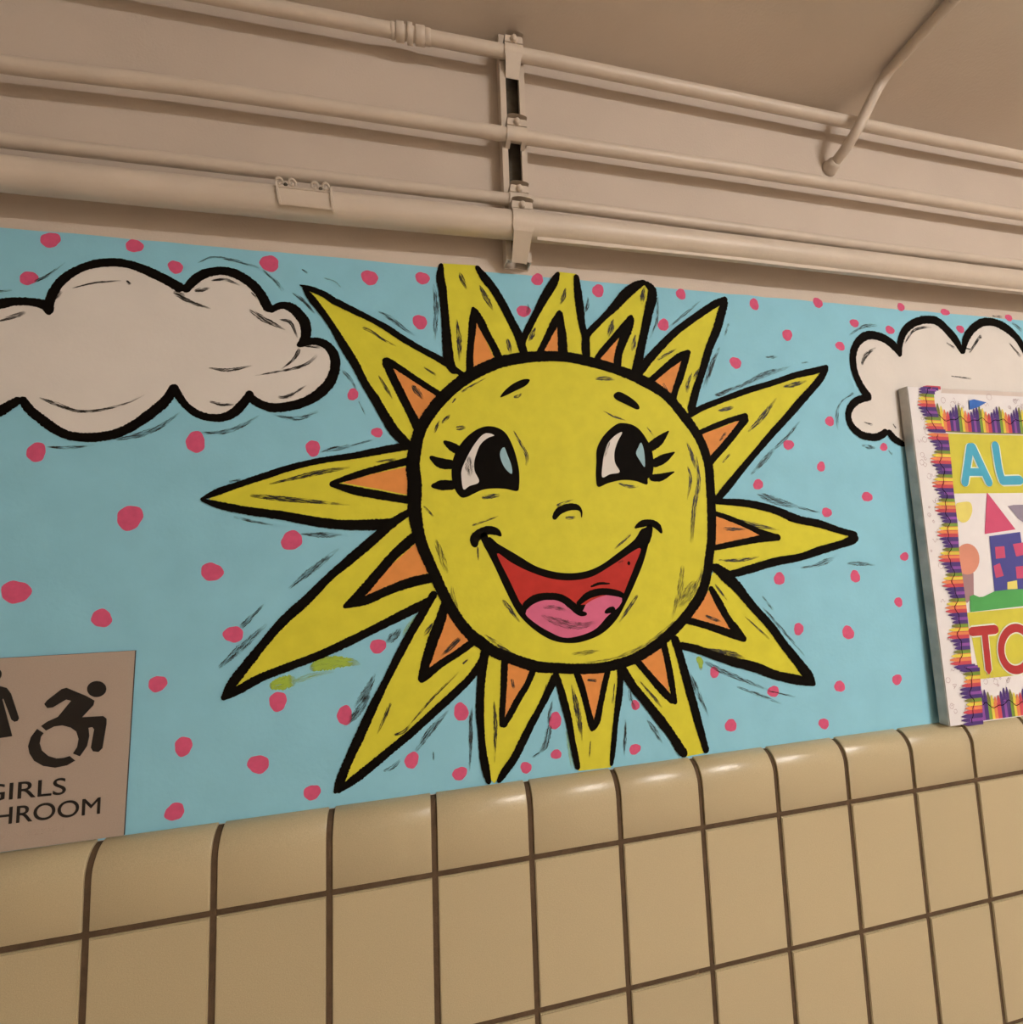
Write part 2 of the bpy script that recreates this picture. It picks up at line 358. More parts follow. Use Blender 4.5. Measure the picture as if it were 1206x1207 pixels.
# ------------------------------------------------------------------ traced mural, sign and poster, tenths of a millimetre
RAYS = [{'fill':[(2369,8301),(2745,8178),(3293,7907),(3749,7646),(4570,7148),(4684,6926),(4207,5977),(3829,5951),(3605,6172),(3304,6674),(3044,7164),(2884,7461),(2566,7987)],'outline':[[(2251,8379,17),(2388,8336,83),(2586,8264,101),(2745,8166,110),(2987,8052,106),(3293,7907,90),(3499,7798,104),(3749,7635,105),(4022,7482,101),(4300,7339,111),(4571,7160,94),(4688,7074,90)],[(2300,8350,41),(2418,8184,108),(2566,7987,104),(2705,7778,100),(2884,7461,130),(3044,7185,126),(3164,6930,115),(3304,6696,136),(3444,6440,147),(3605,6172,158),(3829,5951,127)]],'tri':[(3493,7287),(4360,6754),(4012,6204)],'tri_outline':[[(3428,7293,85),(3514,7264,124),(3659,7183,108),(3908,7017,98),(4118,6881,98),(4288,6775,99)],[(3463,7295,128),(3614,6949,128),(3756,6646,128),(3898,6343,139),(3968,6170,150)]],'marks':[[(3138,7774,30),(3179,7770,47),(3291,7718,39),(3456,7605,34),(3642,7516,17)],[(3368,7048,17),(3489,6834,51),(3570,6684,17)],[(4039,7213,22),(4230,7087,40)]],'tri_marks':[[(3865,6915,43),(3927,6829,87),(4030,6700,39)]]},{'fill':[(4377,8930),(4906,8948),(5059,8699),(5236,8451),(5410,8107),(5561,7761),(5643,7458),(5290,7299),(4653,7039),(4514,7192),(4444,7461),(4410,7919),(4356,8495)],'outline':[[(4348,8927,64),(4327,8680,137),(4356,8495,136),(4382,8148,124),(4398,7872,135),(4413,7574,157),(4440,7302,156),(4534,7124,112)],[(4901,8938,70),(5038,8745,141),(5193,8543,141),(5346,8269,142),(5454,8039,142),(5563,7808,153),(5624,7575,141),(5667,7459,118)]],'tri':[(4867,8065),(5022,7704),(5203,7288),(4787,7127),(4787,7634)],'tri_outline':[[(4841,8242,55),(4823,7994,126),(4793,7712,114),(4763,7433,113),(4754,7089,135)],[(4841,8218,92),(4948,8003,139),(5054,7776,127),(5162,7572,127),(5257,7320,139)]],'marks':[[(4631,8803,32),(4673,8688,79),(4736,8528,23)],[(4943,8617,23),(5051,8412,93),(5159,8207,23)],[(4567,8022,18),(4602,7654,81),(4594,7332,22)],[(5375,7749,47),(5404,7609,75),(5424,7493,23)]],'tri_marks':[]},{'fill':[(6307,8971),(6605,8964),(6610,8565),(6642,8197),(6678,7929),(6692,7491),(6091,7411),(5666,7436),(5628,7670),(5783,8014),(6016,8443)],'outline':[[(6295,8965,55),(6200,8778,148),(6043,8518,146),(5887,8238,120),(5732,7939,119),(5630,7718,106),(5623,7528,118)],[(6600,8951,88),(6615,8665,137),(6638,8369,149),(6660,8075,124),(6710,7833,136),(6705,7491,147)]],'tri':[(6246,8083),(6249,7817),(6220,7521),(5926,7490),(6070,7776)],'tri_outline':[[(6289,8293,59),(6194,8091,134),(6062,7840,120),(5958,7642,108),(5868,7470,119)],[(6288,8281,88),(6290,8049,134),(6303,7807,158),(6299,7470,169)]],'marks':[[(6406,8697,20),(6362,8545,74),(6293,8392,25)],[(5852,7971,19),(5787,7823,76),(5724,7723,19)]],'tri_marks':[]},{'fill':[(7855,8899),(7953,8779),(7872,8362),(7766,7949),(7661,7542),(7560,7190),(7060,7363),(6739,7444),(6707,7783),(6924,8093),(7303,8470),(7635,8777)],'outline':[[(7884,8941,79),(7692,8846,157),(7470,8661,181),(7275,8443,153),(7085,8253,114),(6897,8066,113),(6737,7883,124),(6702,7685,148),(6715,7467,123)],[(7856,8925,95),(7982,8807,158),(7970,8626,184),(7886,8363,170),(7799,8052,155),(7713,7745,154),(7628,7440,166),(7548,7202,152)]],'tri':[(7392,8068),(7283,7817),(7178,7360),(6889,7420),(7121,7717)],'tri_outline':[[(7584,8303,77),(7408,8076,128),(7216,7864,114),(7026,7655,112),(6878,7475,99)],[(7572,8289,129),(7470,8030,179),(7366,7799,152),(7289,7596,139),(7251,7372,150)]],'marks':[[(7236,8214,20),(7175,8035,106),(7115,7882,30)],[(7851,8848,21),(7799,8663,89),(7776,8508,21)],[(7623,7965,21),(7571,7761,82),(7538,7659,20)]],'tri_marks':[]},{'fill':[(9390,8688),(9276,8361),(9033,7822),(8892,7453),(8627,6883),(8520,6555),(8241,6770),(7735,7074),(7616,7242),(7898,7554),(8329,7985),(8913,8414)],'outline':[[(9468,8761,112),(9184,8619,138),(8915,8440,136),(8621,8236,134),(8331,8011,132),(8043,7739,143),(7815,7500,154),(7645,7292,152),(7560,7190,126)],[(9429,8740,139),(9328,8471,166),(9201,8146,164),(9033,7822,149),(8928,7558,147),(8824,7297,133),(8690,6987,145),(8565,6606,156)]],'tri':[(8513,7573),(8392,7290),(8230,6855),(7775,7034),(8100,7307)],'tri_outline':[[(8651,7723,90),(8437,7609,145),(8209,7445,130),(8012,7285,116),(7776,7100,115)],[(8594,7694,122),(8510,7485,132),(8409,7227,131),(8313,7022,117),(8228,6770,129)]],'marks':[[(8002,7535,36),(8197,7646,47),(8394,7759,16)],[(8793,7423,21),(8713,7292,53),(8666,7213,21)],[(8649,7340,16),(8549,7107,79),(8525,6968,47)]],'tri_marks':[[(8080,7125,36),(8174,6955,31)]]},{'fill':[(11434,7534),(11277,7362),(10525,6602),(9815,5937),(8941,5089),(8833,5601),(8618,6278),(8491,6548),(9275,6877),(10257,7200)],'outline':[[(11516,7589,84),(11223,7494,128),(10771,7383,120),(10259,7215,111),(9762,7065,115),(9276,6891,106),(8802,6709,110),(8521,6563,114)],[(11490,7575,97),(11329,7364,144),(11079,7116,143),(10745,6811,156),(10525,6602,139),(10167,6280,136),(9747,5880,118),(9406,5547,131),(9137,5276,143),(8925,5076,113)]],'tri':[(9612,6537),(9358,6243),(8772,5666),(8670,6214),(9105,6357)],'tri_outline':[[(9703,6595,120),(9431,6531,103),(9082,6411,102),(8676,6252,86)],[(9685,6574,149),(9477,6350,133),(9205,6068,131),(8941,5819,129),(8808,5655,114)]],'marks':[[(9103,6662,29),(9291,6709,77),(9434,6748,30)],[(9676,6298,30),(10004,6589,97),(10330,6943,25)],[(10482,7157,25),(10719,7205,88),(11014,7291,25)],[(9116,5738,23),(9283,5904,41)]],'tri_marks':[[(9088,6122,23),(9189,6234,47),(9240,6290,23)]]},{'fill':[(11683,4383),(10972,4626),(10431,4748),(9786,4965),(8864,5071),(8738,4437),(8759,3966),(8985,3853),(9471,3898),(10070,4021),(10923,4183)],'outline':[[(11790,4415,112),(11426,4503,123),(10974,4640,146),(10653,4702,144),(10432,4762,164),(10156,4877,142),(9787,4978,140),(9421,5037,130),(8894,5071,99)],[(11803,4380,125),(11642,4322,170),(11431,4264,138),(10920,4155,150),(10519,4059,133),(10005,3997,145),(9469,3885,142),(9102,3822,126),(8928,3881,166),(8745,3980,110)]],'tri':[(8790,4868),(9414,4643),(9881,4419),(9389,4366),(8759,4272)],'tri_outline':[[(8878,4871,84),(9243,4744,100),(9537,4617,92),(9804,4502,116),(10141,4412,94)],[(10158,4420,117),(9795,4408,130),(9452,4364,114),(9145,4320,107),(8813,4272,97)]],'marks':[[(9334,4747,23),(9693,4640,69),(10155,4548,18)],[(8900,4065,28),(9332,4049,62),(9703,4094,17)]],'tri_marks':[[(9034,4602,39),(9198,4584,62),(9472,4578,23)]]},{'fill':[(10499,1923),(10035,2582),(9475,3270),(8820,3924),(8630,3638),(8134,3118),(7955,2846),(8073,2725),(8670,2524),(9449,2261),(9846,2097)],'outline':[[(10591,1849,52),(10473,2014,195),(10285,2266,178),(10035,2582,161),(9788,2925,160),(9475,3270,159),(9229,3580,190),(9011,3797,221),(8791,3984,141)],[(10592,1861,52),(10323,1953,161),(9845,2082,158),(9448,2247,172),(9054,2365,154),(8669,2510,137),(8354,2634,136),(8041,2722,119)]],'tri':[(8609,3635),(8900,3227),(9129,2824),(8638,3014),(8153,3149)],'tri_outline':[[(8696,3635,93),(8840,3364,140),(8984,3093,125),(9133,2880,156),(9302,2693,94)],[(9287,2709,81),(9028,2829,131),(8706,2952,123),(8387,3059,116),(8134,3118,105)]],'marks':[[(8799,3674,25),(8888,3538,44),(9009,3384,19)],[(9322,3102,19),(9766,2690,38)],[(8484,2638,18),(8999,2499,105),(9260,2421,25)]],'tri_marks':[[(8575,3162,37),(8718,3096,56),(8862,3043,25)]]},{'fill':[(7040,2528),(7963,2959),(8069,2669),(8176,1989),(8431,988),(8067,971),(7817,1367),(7422,1869)],'outline':[[(6994,2504,142),(7198,2161,143),(7422,1869,143),(7646,1575,158),(7815,1341,144),(7953,1109,159),(8062,982,130)],[(7973,2873,149),(8060,2557,134),(8132,2244,148),(8204,1931,148),(8275,1620,148),(8346,1309,132),(8425,983,112)]],'tri':[(7776,2757),(7793,2450),(7836,1974),(7589,2231),(7294,2591)],'tri_outline':[[(7778,2789,118),(7835,2491,112),(7875,2183,117),(7925,1792,82)],[(7269,2564,115),(7510,2270,116),(7709,2032,131),(7905,1822,99)]],'marks':[[(7337,2203,17),(7606,1878,46),(7690,1761,17)]],'tri_marks':[]},{'fill':[(5968,2514),(7012,2470),(6928,1853),(6770,964),(6245,976),(6166,1430),(6040,2108)],'outline':[[(5933,2475,98),(6002,2258,109),(6059,2023,119),(6124,1724,108),(6166,1430,97),(6210,1177,97),(6239,999,81)],[(7012,2470,114),(6995,2190,102),(6959,1978,113),(6893,1665,89),(6840,1354,89),(6804,1148,84),(6774,985,48)]],'tri':[(6285,2529),(6839,2510),(6686,2104),(6489,1581),(6401,2054)],'tri_outline':[[(6274,2467,110),(6363,2183,110),(6429,1902,99),(6484,1645,110),(6490,1529,44)],[(6808,2444,101),(6722,2172,101),(6650,1923,100),(6578,1677,110),(6495,1543,57)]],'marks':[[(6195,2262,22),(6276,1834,96),(6323,1412,22)],[(6902,2220,14),(6848,1904,36)],[(6460,1396,13),(6424,1152,26)]],'tri_marks':[[(6450,2303,40),(6611,2278,54)]]},{'fill':[(4866,2893),(5635,2563),(5990,2491),(5820,2191),(5491,1709),(5262,1331),(4949,965),(4863,1062),(4801,1425),(4788,2065)],'outline':[[(4876,2893,146),(4814,2590,135),(4785,2308,124),(4765,1987,123),(4777,1666,102),(4791,1426,111),(4825,1185,121),(4874,967,68)],[(5953,2431,130),(5820,2191,118),(5677,1956,106),(5536,1745,116),(5397,1516,125),(5260,1291,124),(5105,1111,122),(5000,970,61)]],'tri':[(5194,2724),(5642,2598),(5372,2193),(5109,1771),(5151,2264)],'tri_outline':[[(5160,2726,106),(5140,2439,105),(5121,2195,94),(5096,1953,93),(5088,1742,91)],[(5613,2564,107),(5494,2325,96),(5355,2132,105),(5218,1921,104),(5095,1741,83)]],'marks':[[(4980,2127,21),(4991,1803,62),(4958,1248,16)],[(5791,2298,13),(5727,2096,30)]],'tri_marks':[[(5258,2429,42),(5285,2282,51)]]},{'fill':[(4203,3792),(4420,3483),(4882,2833),(4646,2509),(4095,2058),(3522,1632),(2776,1151),(3021,1735),(3487,2657),(3951,3462)],'outline':[[(4153,3782,111),(3951,3462,122),(3777,3182,120),(3607,2884,118),(3439,2567,105),(3274,2257,127),(3135,1972,136),(3021,1735,135),(2909,1501,123),(2809,1268,121),(2743,1123,44)],[(4895,2832,113),(4646,2509,111),(4392,2291,121),(4095,2058,119),(3805,1831,117),(3522,1632,115),(3245,1437,124),(3019,1286,123),(2765,1137,66)]],'tri':[(4366,3622),(4780,3053),(4331,2788),(3984,2551),(4157,3009)],'tri_outline':[[(4311,3638,124),(4193,3300,159),(4089,3039,158),(4000,2781,144),(3911,2502,86)],[(4761,3052,113),(4455,2866,111),(4205,2728,109),(4008,2589,120),(3906,2498,71)]],'marks':[[(3535,1803,28),(3664,1835,42),(3771,1928,19)],[(3759,1929,14),(4074,2249,33),(4473,2597,20)],[(3494,2247,42),(3411,2058,46),(3305,1839,14)],[(4107,3330,15),(4032,3225,58),(3970,3145,15)],[(4526,2702,34),(4615,2768,20)]],'tri_marks':[[(4498,3083,64),(4358,2959,69),(4208,2837,19)]]},{'fill':[(3951,5044),(4165,4131),(4156,3668),(3288,3300),(2560,3009),(1374,2542),(1864,3244),(2380,3764),(2984,4324)],'outline':[[(3835,4995,100),(3556,4816,131),(3299,4591,145),(2984,4324,142),(2678,4064,118),(2380,3764,137),(2090,3502,134),(1864,3244,117),(1642,2960,130),(1453,2710,128),(1326,2500,51)],[(4090,3655,131),(3731,3496,135),(3288,3300,119),(2919,3137,123),(2560,2994,115),(2181,2871,112),(1813,2753,116),(1537,2615,119),(1320,2506,56)]],'tri':[(3990,4599),(4222,4104),(3528,3913),(2990,3705),(3413,4098)],'tri_outline':[[(3894,4624,166),(3583,4352,146),(3326,4068,144),(3106,3821,141),(2860,3627,50)],[(4179,3997,149),(3802,3932,146),(3449,3819,128),(3167,3705,132),(2854,3628,50)]],'marks':[],'tri_marks':[]},{'fill':[(1102,5193),(1838,5505),(2555,5719),(3899,5952),(3950,5010),(3621,4831),(2862,4830),(2078,4958),(1271,5128)],'outline':[[(1005,5184,29),(1211,5285,95),(1492,5394,90),(1838,5521,98),(2162,5635,94),(2555,5736,89),(2990,5806,98),(3406,5894,116),(3883,5986,129)],[(1013,5184,41),(1271,5097,104),(1641,5013,114),(2078,4942,129),(2466,4855,140),(2862,4798,143),(3237,4789,161),(3620,4814,148)]],'tri':[(2851,5412),(3277,5541),(3853,5667),(3847,5209),(3354,5316)],'tri_outline':[[(2678,5396,57),(2989,5505,97),(3307,5605,105),(3879,5762,118)],[(2672,5396,64),(2988,5305,122),(3304,5236,131),(3820,5140,117)]],'marks':[[(1624,5235,36),(2076,5182,74),(2956,5084,19)],[(1868,5393,18),(2494,5554,70),(2958,5638,26)],[(3308,5724,20),(3616,5753,60)]],'tri_marks':[]}]
FACE = [(3876,5414,215),(3860,5720,204),(3951,6152,181),(4060,6379,182),(4325,6735,185),(4683,7048,189),(5141,7306,194),(5656,7445,185),(6280,7493,175),(6766,7432,178),(7271,7310,181),(7726,7137,199),(8127,6899,186),(8454,6519,187),(8645,6254,172),(8771,5980,172),(8839,5660,172),(8839,5305,171),(8828,4910,170),(8791,4461,168),(8732,4175,167),(8662,3864,165),(8545,3559,179),(8353,3318,177),(8134,3097,174),(7826,2858,172),(7570,2706,169),(7255,2566,167),(6946,2499,164),(6656,2471,162),(6310,2487,160),(5968,2528,158),(5633,2581,169),(5307,2708,167),(5012,2843,165),(4805,2996,176),(4600,3184,163),(4357,3560,162),(4103,4138,162),(3941,4568,175),(3873,4988,201)]
FACE_MARKS = [[(4511,6251,53),(4587,6257,79),(4670,6266,53)],[(4612,6829,31),(4803,6957,27),(5008,7073,11)],[(4462,6651,22),(4529,6736,27)],[(4298,6324,30),(4363,6392,57),(4430,6472,22)],[(4181,6168,17),(4226,6278,48),(4271,6372,22)],[(5421,6236,18),(5538,6011,46),(5619,5831,59),(5606,5672,32)],[(4880,5169,48),(5017,5189,70),(5172,5210,49)],[(3999,5057,17),(4071,4981,34),(4148,4891,21)],[(4721,4745,30),(4940,4816,26),(5139,4881,22)],[(5441,6775,32),(5510,6794,55),(5582,6850,23)],[(6839,7138,26),(7024,7157,73),(7195,7139,26)],[(6953,6597,13),(7145,6509,36),(7354,6446,13)],[(7724,6346,26),(7837,6195,26)],[(7145,5389,20),(7338,5332,56),(7510,5331,21)],[(8452,6089,22),(8533,5858,75),(8586,5627,32)],[(8435,5678,21),(8474,5448,59),(8382,5094,16)],[(8618,5859,16),(8624,5397,75),(8508,4991,80),(8404,4370,63)],[(6072,5030,43),(6177,5071,34),(6366,5128,12)],[(6210,4838,39),(6302,4832,53),(6389,4849,29)],[(5152,3606,38),(5257,3473,70),(5413,3252,22)],[(7377,3561,47),(7185,3333,58),(7029,3148,29)],[(5049,2949,37),(5181,2861,42),(5353,2736,21)],[(7322,4546,30),(7160,4421,36),(7015,4312,24)],[(4798,4424,27),(4805,4211,27)],[(8424,3736,92),(8260,3512,195),(8086,3335,72)],[(8590,3963,31),(8506,3732,93),(8323,3480,43)],[(8217,4007,61),(8140,3633,103),(7944,3130,36)],[(8072,3150,30),(7481,2769,70),(6925,2605,28)],[(6206,2718,22),(6437,2721,76),(6695,2734,23)],[(7157,2633,18),(6662,2575,31),(6383,2576,13)],[(4851,3111,17),(4997,3008,63),(5145,2914,21)],[(4165,4549,50),(4248,4305,101),(4330,4037,50)],[(4389,3858,50),(4399,3732,63),(4481,3478,38)]]
TONGUE_ST = [[(5477,3473,122),(5649,3597,110),(5848,3622,111),(6075,3588,112),(6242,3470,126),(6381,3339,99),(6496,3313,45)],[(6335,3465,73),(6541,3604,114),(6781,3647,109),(7019,3607,102),(7138,3554,76)],[(6792,3315,46),(6869,3346,92),(6975,3359,115)]]
MOUTH_MARKS = [[(7225,4077,77),(7277,4075,77)],[(6577,3732,29),(6728,3775,46),(6908,3767,23)],[(5751,3337,27),(6001,3227,111),(6342,3138,112),(6666,3185,28)],[(5784,3456,38),(5954,3446,61),(6151,3388,39)],[(7064,4097,41),(7172,4116,65)]]
MOUTH_CORN = [[(4885,4636,108),(4935,4487,119),(5052,4309,108)],[(7671,4697,109),(7629,4538,133),(7554,4366,132)],[(4757,4412,91),(4769,4559,156),(4940,4662,136),(5090,4645,115),(5170,4570,33)],[(7390,4645,30),(7520,4709,109),(7679,4726,110),(7802,4665,116),(7874,4546,43)]]
CLOUD1_MARKS = [[(1070,8345,18),(1258,8374,46),(1451,8305,18)],[(856,8173,31),(948,8196,63),(1062,8230,18)],[(593,8122,44),(809,8008,58),(1079,7921,18)],[(1574,7947,37),(1780,7815,83),(2065,7675,19)],[(1976,7829,14),(2130,7790,51),(2231,7562,23)],[(2254,7403,61),(2178,7239,42),(2004,7072,11)],[(1066,7050,18),(1325,7032,49),(1639,7119,14)],[(1662,6966,11),(2135,7085,37),(2355,7174,47),(2500,7318,38)],[(1965,6660,27),(2116,6682,55),(2356,6856,14)],[(1087,6566,26),(1230,6529,48),(1406,6530,22)],[(2320,7449,28),(2544,7437,38)],[(1591,8219,14),(1722,8082,42)],[(-615,8082,11),(-364,8181,26),(-45,8242,18)],[(15,8252,31),(68,8191,49)],[(-918,6550,16),(-736,6476,50),(-486,6385,38),(-216,6407,34),(95,6515,22),(292,6635,9)],[(-1421,7557,20),(-1259,7634,58),(-1123,7707,46)],[(-810,7903,21),(-757,7991,56),(-720,8030,17)],[(598,8142,32),(738,8079,69)]]
CLOUD2_MARKS = [[(12303,7664,48),(12420,7860,90),(12686,8034,21)],[(13394,8157,22),(13626,8418,51),(13899,8519,51),(14123,8541,22)],[(14444,8238,22),(14654,8133,52)],[(15016,8053,38),(15245,8304,61),(15399,8467,46)],[(15326,8411,84),(15413,8417,85)],[(16137,8341,24),(16417,8045,71)],[(14461,7541,18),(14992,7509,37)],[(12200,6539,20),(12414,6491,47)],[(12885,6524,21),(12959,6432,41)],[(14926,8149,30),(15090,8125,45)]]
SKY_MARKS = [[(3377,8059,22),(3543,7970,65),(3709,7847,57),(3919,7702,18)],[(2854,7100,37),(2963,6975,50),(3052,6806,25)],[(2279,8635,17),(2367,8577,29)],[(2154,8250,12),(2311,8131,37),(2458,7968,21)],[(4216,8575,23),(4253,8276,77),(4236,7929,67),(4219,7630,18)],[(3082,6645,21),(3181,6423,17)],[(2585,8530,13),(2746,8478,21),(2836,8397,13)],[(5738,8372,24),(5744,8240,57),(5706,8177,24)],[(6797,8531,15),(6763,8379,50),(6722,8301,15)],[(6799,8580,15),(6777,8404,50),(6721,8288,15)],[(8095,8688,21),(8053,8273,52),(7895,7907,21)],[(8259,8134,21),(8578,8389,48),(8934,8678,16)],[(9471,8296,39),(9364,8051,27)],[(9246,7835,27),(9064,7514,86),(8861,7069,21)],[(9073,6945,37),(9216,6986,70),(9393,7077,43)],[(9072,6954,47),(9611,7145,60),(10145,7384,92),(10585,7513,44),(10707,7566,16)],[(10932,7628,19),(11104,7658,32)],[(10176,7706,25),(10308,7710,56),(10441,7729,19)],[(9668,5534,23),(9925,5756,89),(10205,6011,54)],[(10170,5983,42),(10486,6229,55),(10799,6537,25)],[(12048,7099,52),(11803,6970,26),(11662,6811,39),(11610,6602,64),(11610,6366,26)],[(9135,7607,24),(9044,7432,59),(8909,7088,18)],[(9760,5184,29),(9928,5136,118),(10298,5021,119),(10613,4939,36)],[(10581,4945,42),(11045,4834,31)],[(10515,3869,24),(10826,3897,48),(11063,3962,96),(11251,4011,36)],[(11507,3906,18),(11760,3897,74),(12134,3854,19)],[(7149,2098,34),(7162,1962,57),(7234,1779,62)],[(7419,1599,23),(7544,1424,80),(7666,1196,17)],[(7068,1609,17),(6995,1180,39)],[(8213,2265,30),(8307,2033,83),(8508,1541,24)],[(8514,2409,48),(8874,2209,79),(9716,1833,31)],[(9068,1964,25),(9506,1781,50),(9901,1604,19)],[(9697,3422,26),(9900,3171,45)],[(9696,3228,26),(9995,2881,52),(10455,2348,20)],[(9682,1836,19),(10190,1693,32)],[(5831,1693,85),(5766,1475,93),(5718,1378,84),(5616,1299,25)],[(5649,1305,42),(5528,1255,17)],[(4620,2002,20),(4622,1683,57),(4601,1291,16)],[(7058,1648,18),(7027,1332,49),(7001,1104,13)],[(5880,2040,17),(5826,1838,64),(5797,1676,21)],[(3289,2674,23),(3173,2451,101),(3012,2213,82)],[(3206,2379,46),(3046,2164,100),(2866,1978,22)],[(3385,1329,27),(3507,1364,55),(3617,1456,37)],[(3835,1549,47),(4042,1805,85),(4313,2060,24)],[(4079,1509,24),(4082,1386,19)],[(4646,2074,20),(4622,1647,58),(4590,1179,19)],[(3647,3275,33),(3551,3174,119),(3444,3086,61)],[(1350,5433,30),(1520,5458,42)],[(2555,5868,26),(2740,5914,64),(2959,5957,65)],[(2959,5957,20),(3278,6056,26)],[(1420,4942,30),(1672,4871,36),(1933,4812,18)],[(2287,4682,25),(2587,4659,81),(2847,4652,32)],[(2130,3917,24),(2438,4169,86),(2800,4459,31)],[(1272,2917,40),(1528,3148,98),(1861,3456,29)],[(1524,3424,58),(1634,3531,64),(1829,3732,18)],[(888,8596,13),(1083,8702,27),(1359,8680,41),(1705,8602,28)],[(1727,8579,23),(1904,8433,42),(2027,8268,52)],[(2149,8254,19),(2306,8141,52),(2464,7952,19)],[(975,6118,21),(1259,6130,61),(1504,6233,53),(1733,6391,18)],[(1924,6396,18),(2227,6350,59),(2524,6469,33)],[(-1461,7962,29),(-1287,8000,29)],[(-1050,8139,47),(-893,8253,34),(-709,8451,13)],[(-25,6000,26),(269,6086,73),(507,6209,57),(728,6404,18)],[(-804,5898,16),(-579,5890,41),(-275,5928,17)],[(12078,8236,21),(12358,8408,56),(12591,8469,77),(12782,8482,28)],[(12108,6093,33),(12286,6059,74),(12431,6046,27)],[(12714,6003,34),(12804,5918,48)],[(16304,8795,48),(16565,8630,88)],[(15773,8904,31),(16056,8897,55)],[(13853,8755,29),(14055,8764,44)]]
EYES = [{'black':[(4571,5178),(4488,5276),(4438,5428),(4432,5624),(4468,5799),(4559,5976),(4693,6133),(4850,6247),(5006,6296),(5162,6276),(5295,6189),(5390,6009),(5451,5807),(5488,5582),(5480,5358),(5443,5270),(5264,5304),(5087,5312),(4910,5295),(4756,5231),(4668,5188)],'white':[(4606,5302),(4579,5493),(4593,5624),(4685,5823),(4776,5979),(4890,6125),(4981,6183),(5069,6173),(5113,6151),(5001,6105),(4887,6002),(4816,5846),(4780,5713),(4787,5581),(4848,5416),(4694,5351)],'glint':[(5264,5962),(5306,5850),(5367,5671),(5367,5542),(5275,5615),(5212,5738),(5189,5849),(5214,5928)],'lashes':[[(4578,5888,153),(4429,5974,130),(4319,6049,43)],[(4497,5679,130),(4274,5706,159),(4107,5807,51)],[(4501,5367,129),(4288,5368,158),(4119,5354,51)]],'smudge':[[(4707,5823,22),(4702,5647,131),(4709,5493,44)]]},{'black':[(6793,5330),(6764,5500),(6785,5745),(6801,5942),(6888,6116),(7026,6268),(7191,6384),(7324,6400),(7482,6366),(7611,6267),(7734,6079),(7791,5928),(7803,5700),(7764,5525),(7679,5462),(7659,5362),(7450,5425),(7213,5438),(6976,5390)],'white':[(6873,5488),(6890,5696),(6941,5918),(7015,6068),(7153,6195),(7267,6240),(7172,6071),(7109,5895),(7112,5722),(7182,5574),(7011,5537)],'glint':[(7598,6072),(7642,5926),(7639,5662),(7552,5774),(7495,5887),(7539,5988)],'lashes':[[(7712,5965,157),(7926,6107,159),(8126,6285,21)],[(7762,5695,130),(7987,5798,153),(8211,5919,21)],[(7707,5480,104),(7910,5484,131),(8178,5580,21)]],'smudge':[[(7029,6093,26),(6983,5968,66),(6923,5819,25)]]}]
BROWS = [[(5224,6768),(5295,6874),(5437,6995),(5602,7076),(5718,7077),(5656,6981),(5479,6885),(5316,6801)],[(7154,6877),(7250,6936),(7407,6873),(7561,6763),(7610,6675),(7554,6640),(7370,6719),(7189,6802)]]
NOSE = [(6013,4814,72),(6109,4942,120),(6260,5003,116),(6409,5001,98),(6481,4936,44),(6486,4833,15)]
MOUTH_OUT = [(4868,4502),(4992,4566),(5098,4469),(5396,4283),(5725,4081),(6092,3975),(6442,3968),(6744,4054),(7057,4239),(7379,4458),(7515,4628),(7689,4638),(7625,4393),(7510,4080),(7368,3801),(7196,3500),(6996,3206),(6745,3002),(6446,2901),(6185,2885),(5903,2953),(5630,3131),(5391,3385),(5211,3740),(5059,4094),(4944,4339)]
MOUTH_RED = [(5093,4307),(5309,4165),(5582,4019),(5916,3895),(6260,3847),(6615,3892),(6986,4072),(7463,4317),(7352,4029),(7211,3752),(7107,3555),(7015,3538),(6416,3460),(5847,3600),(5478,3487),(5425,3556),(5272,3898)]
TONGUE = [(5506,3376),(5582,3484),(5763,3558),(5972,3561),(6149,3480),(6385,3324),(6484,3461),(6674,3552),(6896,3589),(7099,3529),(7043,3400),(6847,3267),(6586,3053),(6155,2969),(5862,3088),(5632,3243)]
CLOUD1 = [[(-1523,7753,143),(-1415,7796,144),(-1233,7846,115),(-1046,7849,116),(-911,7812,127),(-852,7687,63)],[(-858,7699,95),(-858,7899,117),(-790,8095,118),(-681,8249,119),(-529,8372,109),(-335,8464,121),(-95,8500,123),(110,8471,124),(319,8392,136),(531,8286,137),(725,8173,152)],[(724,8145,110),(863,8338,134),(1005,8449,135),(1193,8503,125),(1362,8482,138),(1557,8377,138),(1710,8217,139),(1821,8003,139),(1854,7931,93)],[(1833,7942,93),(1996,8041,105),(2128,8027,141),(2240,7935,153),(2330,7792,154),(2342,7619,141),(2309,7505,141),(2221,7438,56)],[(2298,7492,103),(2488,7528,118),(2646,7463,131),(2737,7318,143),(2748,7120,143),(2680,6919,153),(2534,6741,152),(2357,6614,139),(2139,6534,137),(1923,6503,136),(1752,6546,123),(1624,6636,112),(1601,6742,67)],[(1606,6742,76),(1541,6586,122),(1398,6417,132),(1255,6343,120),(1091,6339,108),(928,6392,108),(785,6515,96),(682,6672,107),(648,6798,64)],[(651,6792,98),(558,6578,133),(380,6382,142),(185,6213,129),(-9,6093,128),(-202,6043,127),(-394,6028,125),(-586,6059,114),(-740,6147,123),(-896,6278,123),(-1032,6410,112),(-1116,6554,94)],[(-1111,6532,102),(-1235,6437,121),(-1339,6356,140),(-1444,6309,139)],[(-1523,7753,143),(-1772,7688,121),(-1975,7514,119),(-2100,7258,118),(-2098,6947,117),(-1993,6665,117),(-1789,6453,118),(-1606,6337,119),(-1444,6309,139)]]
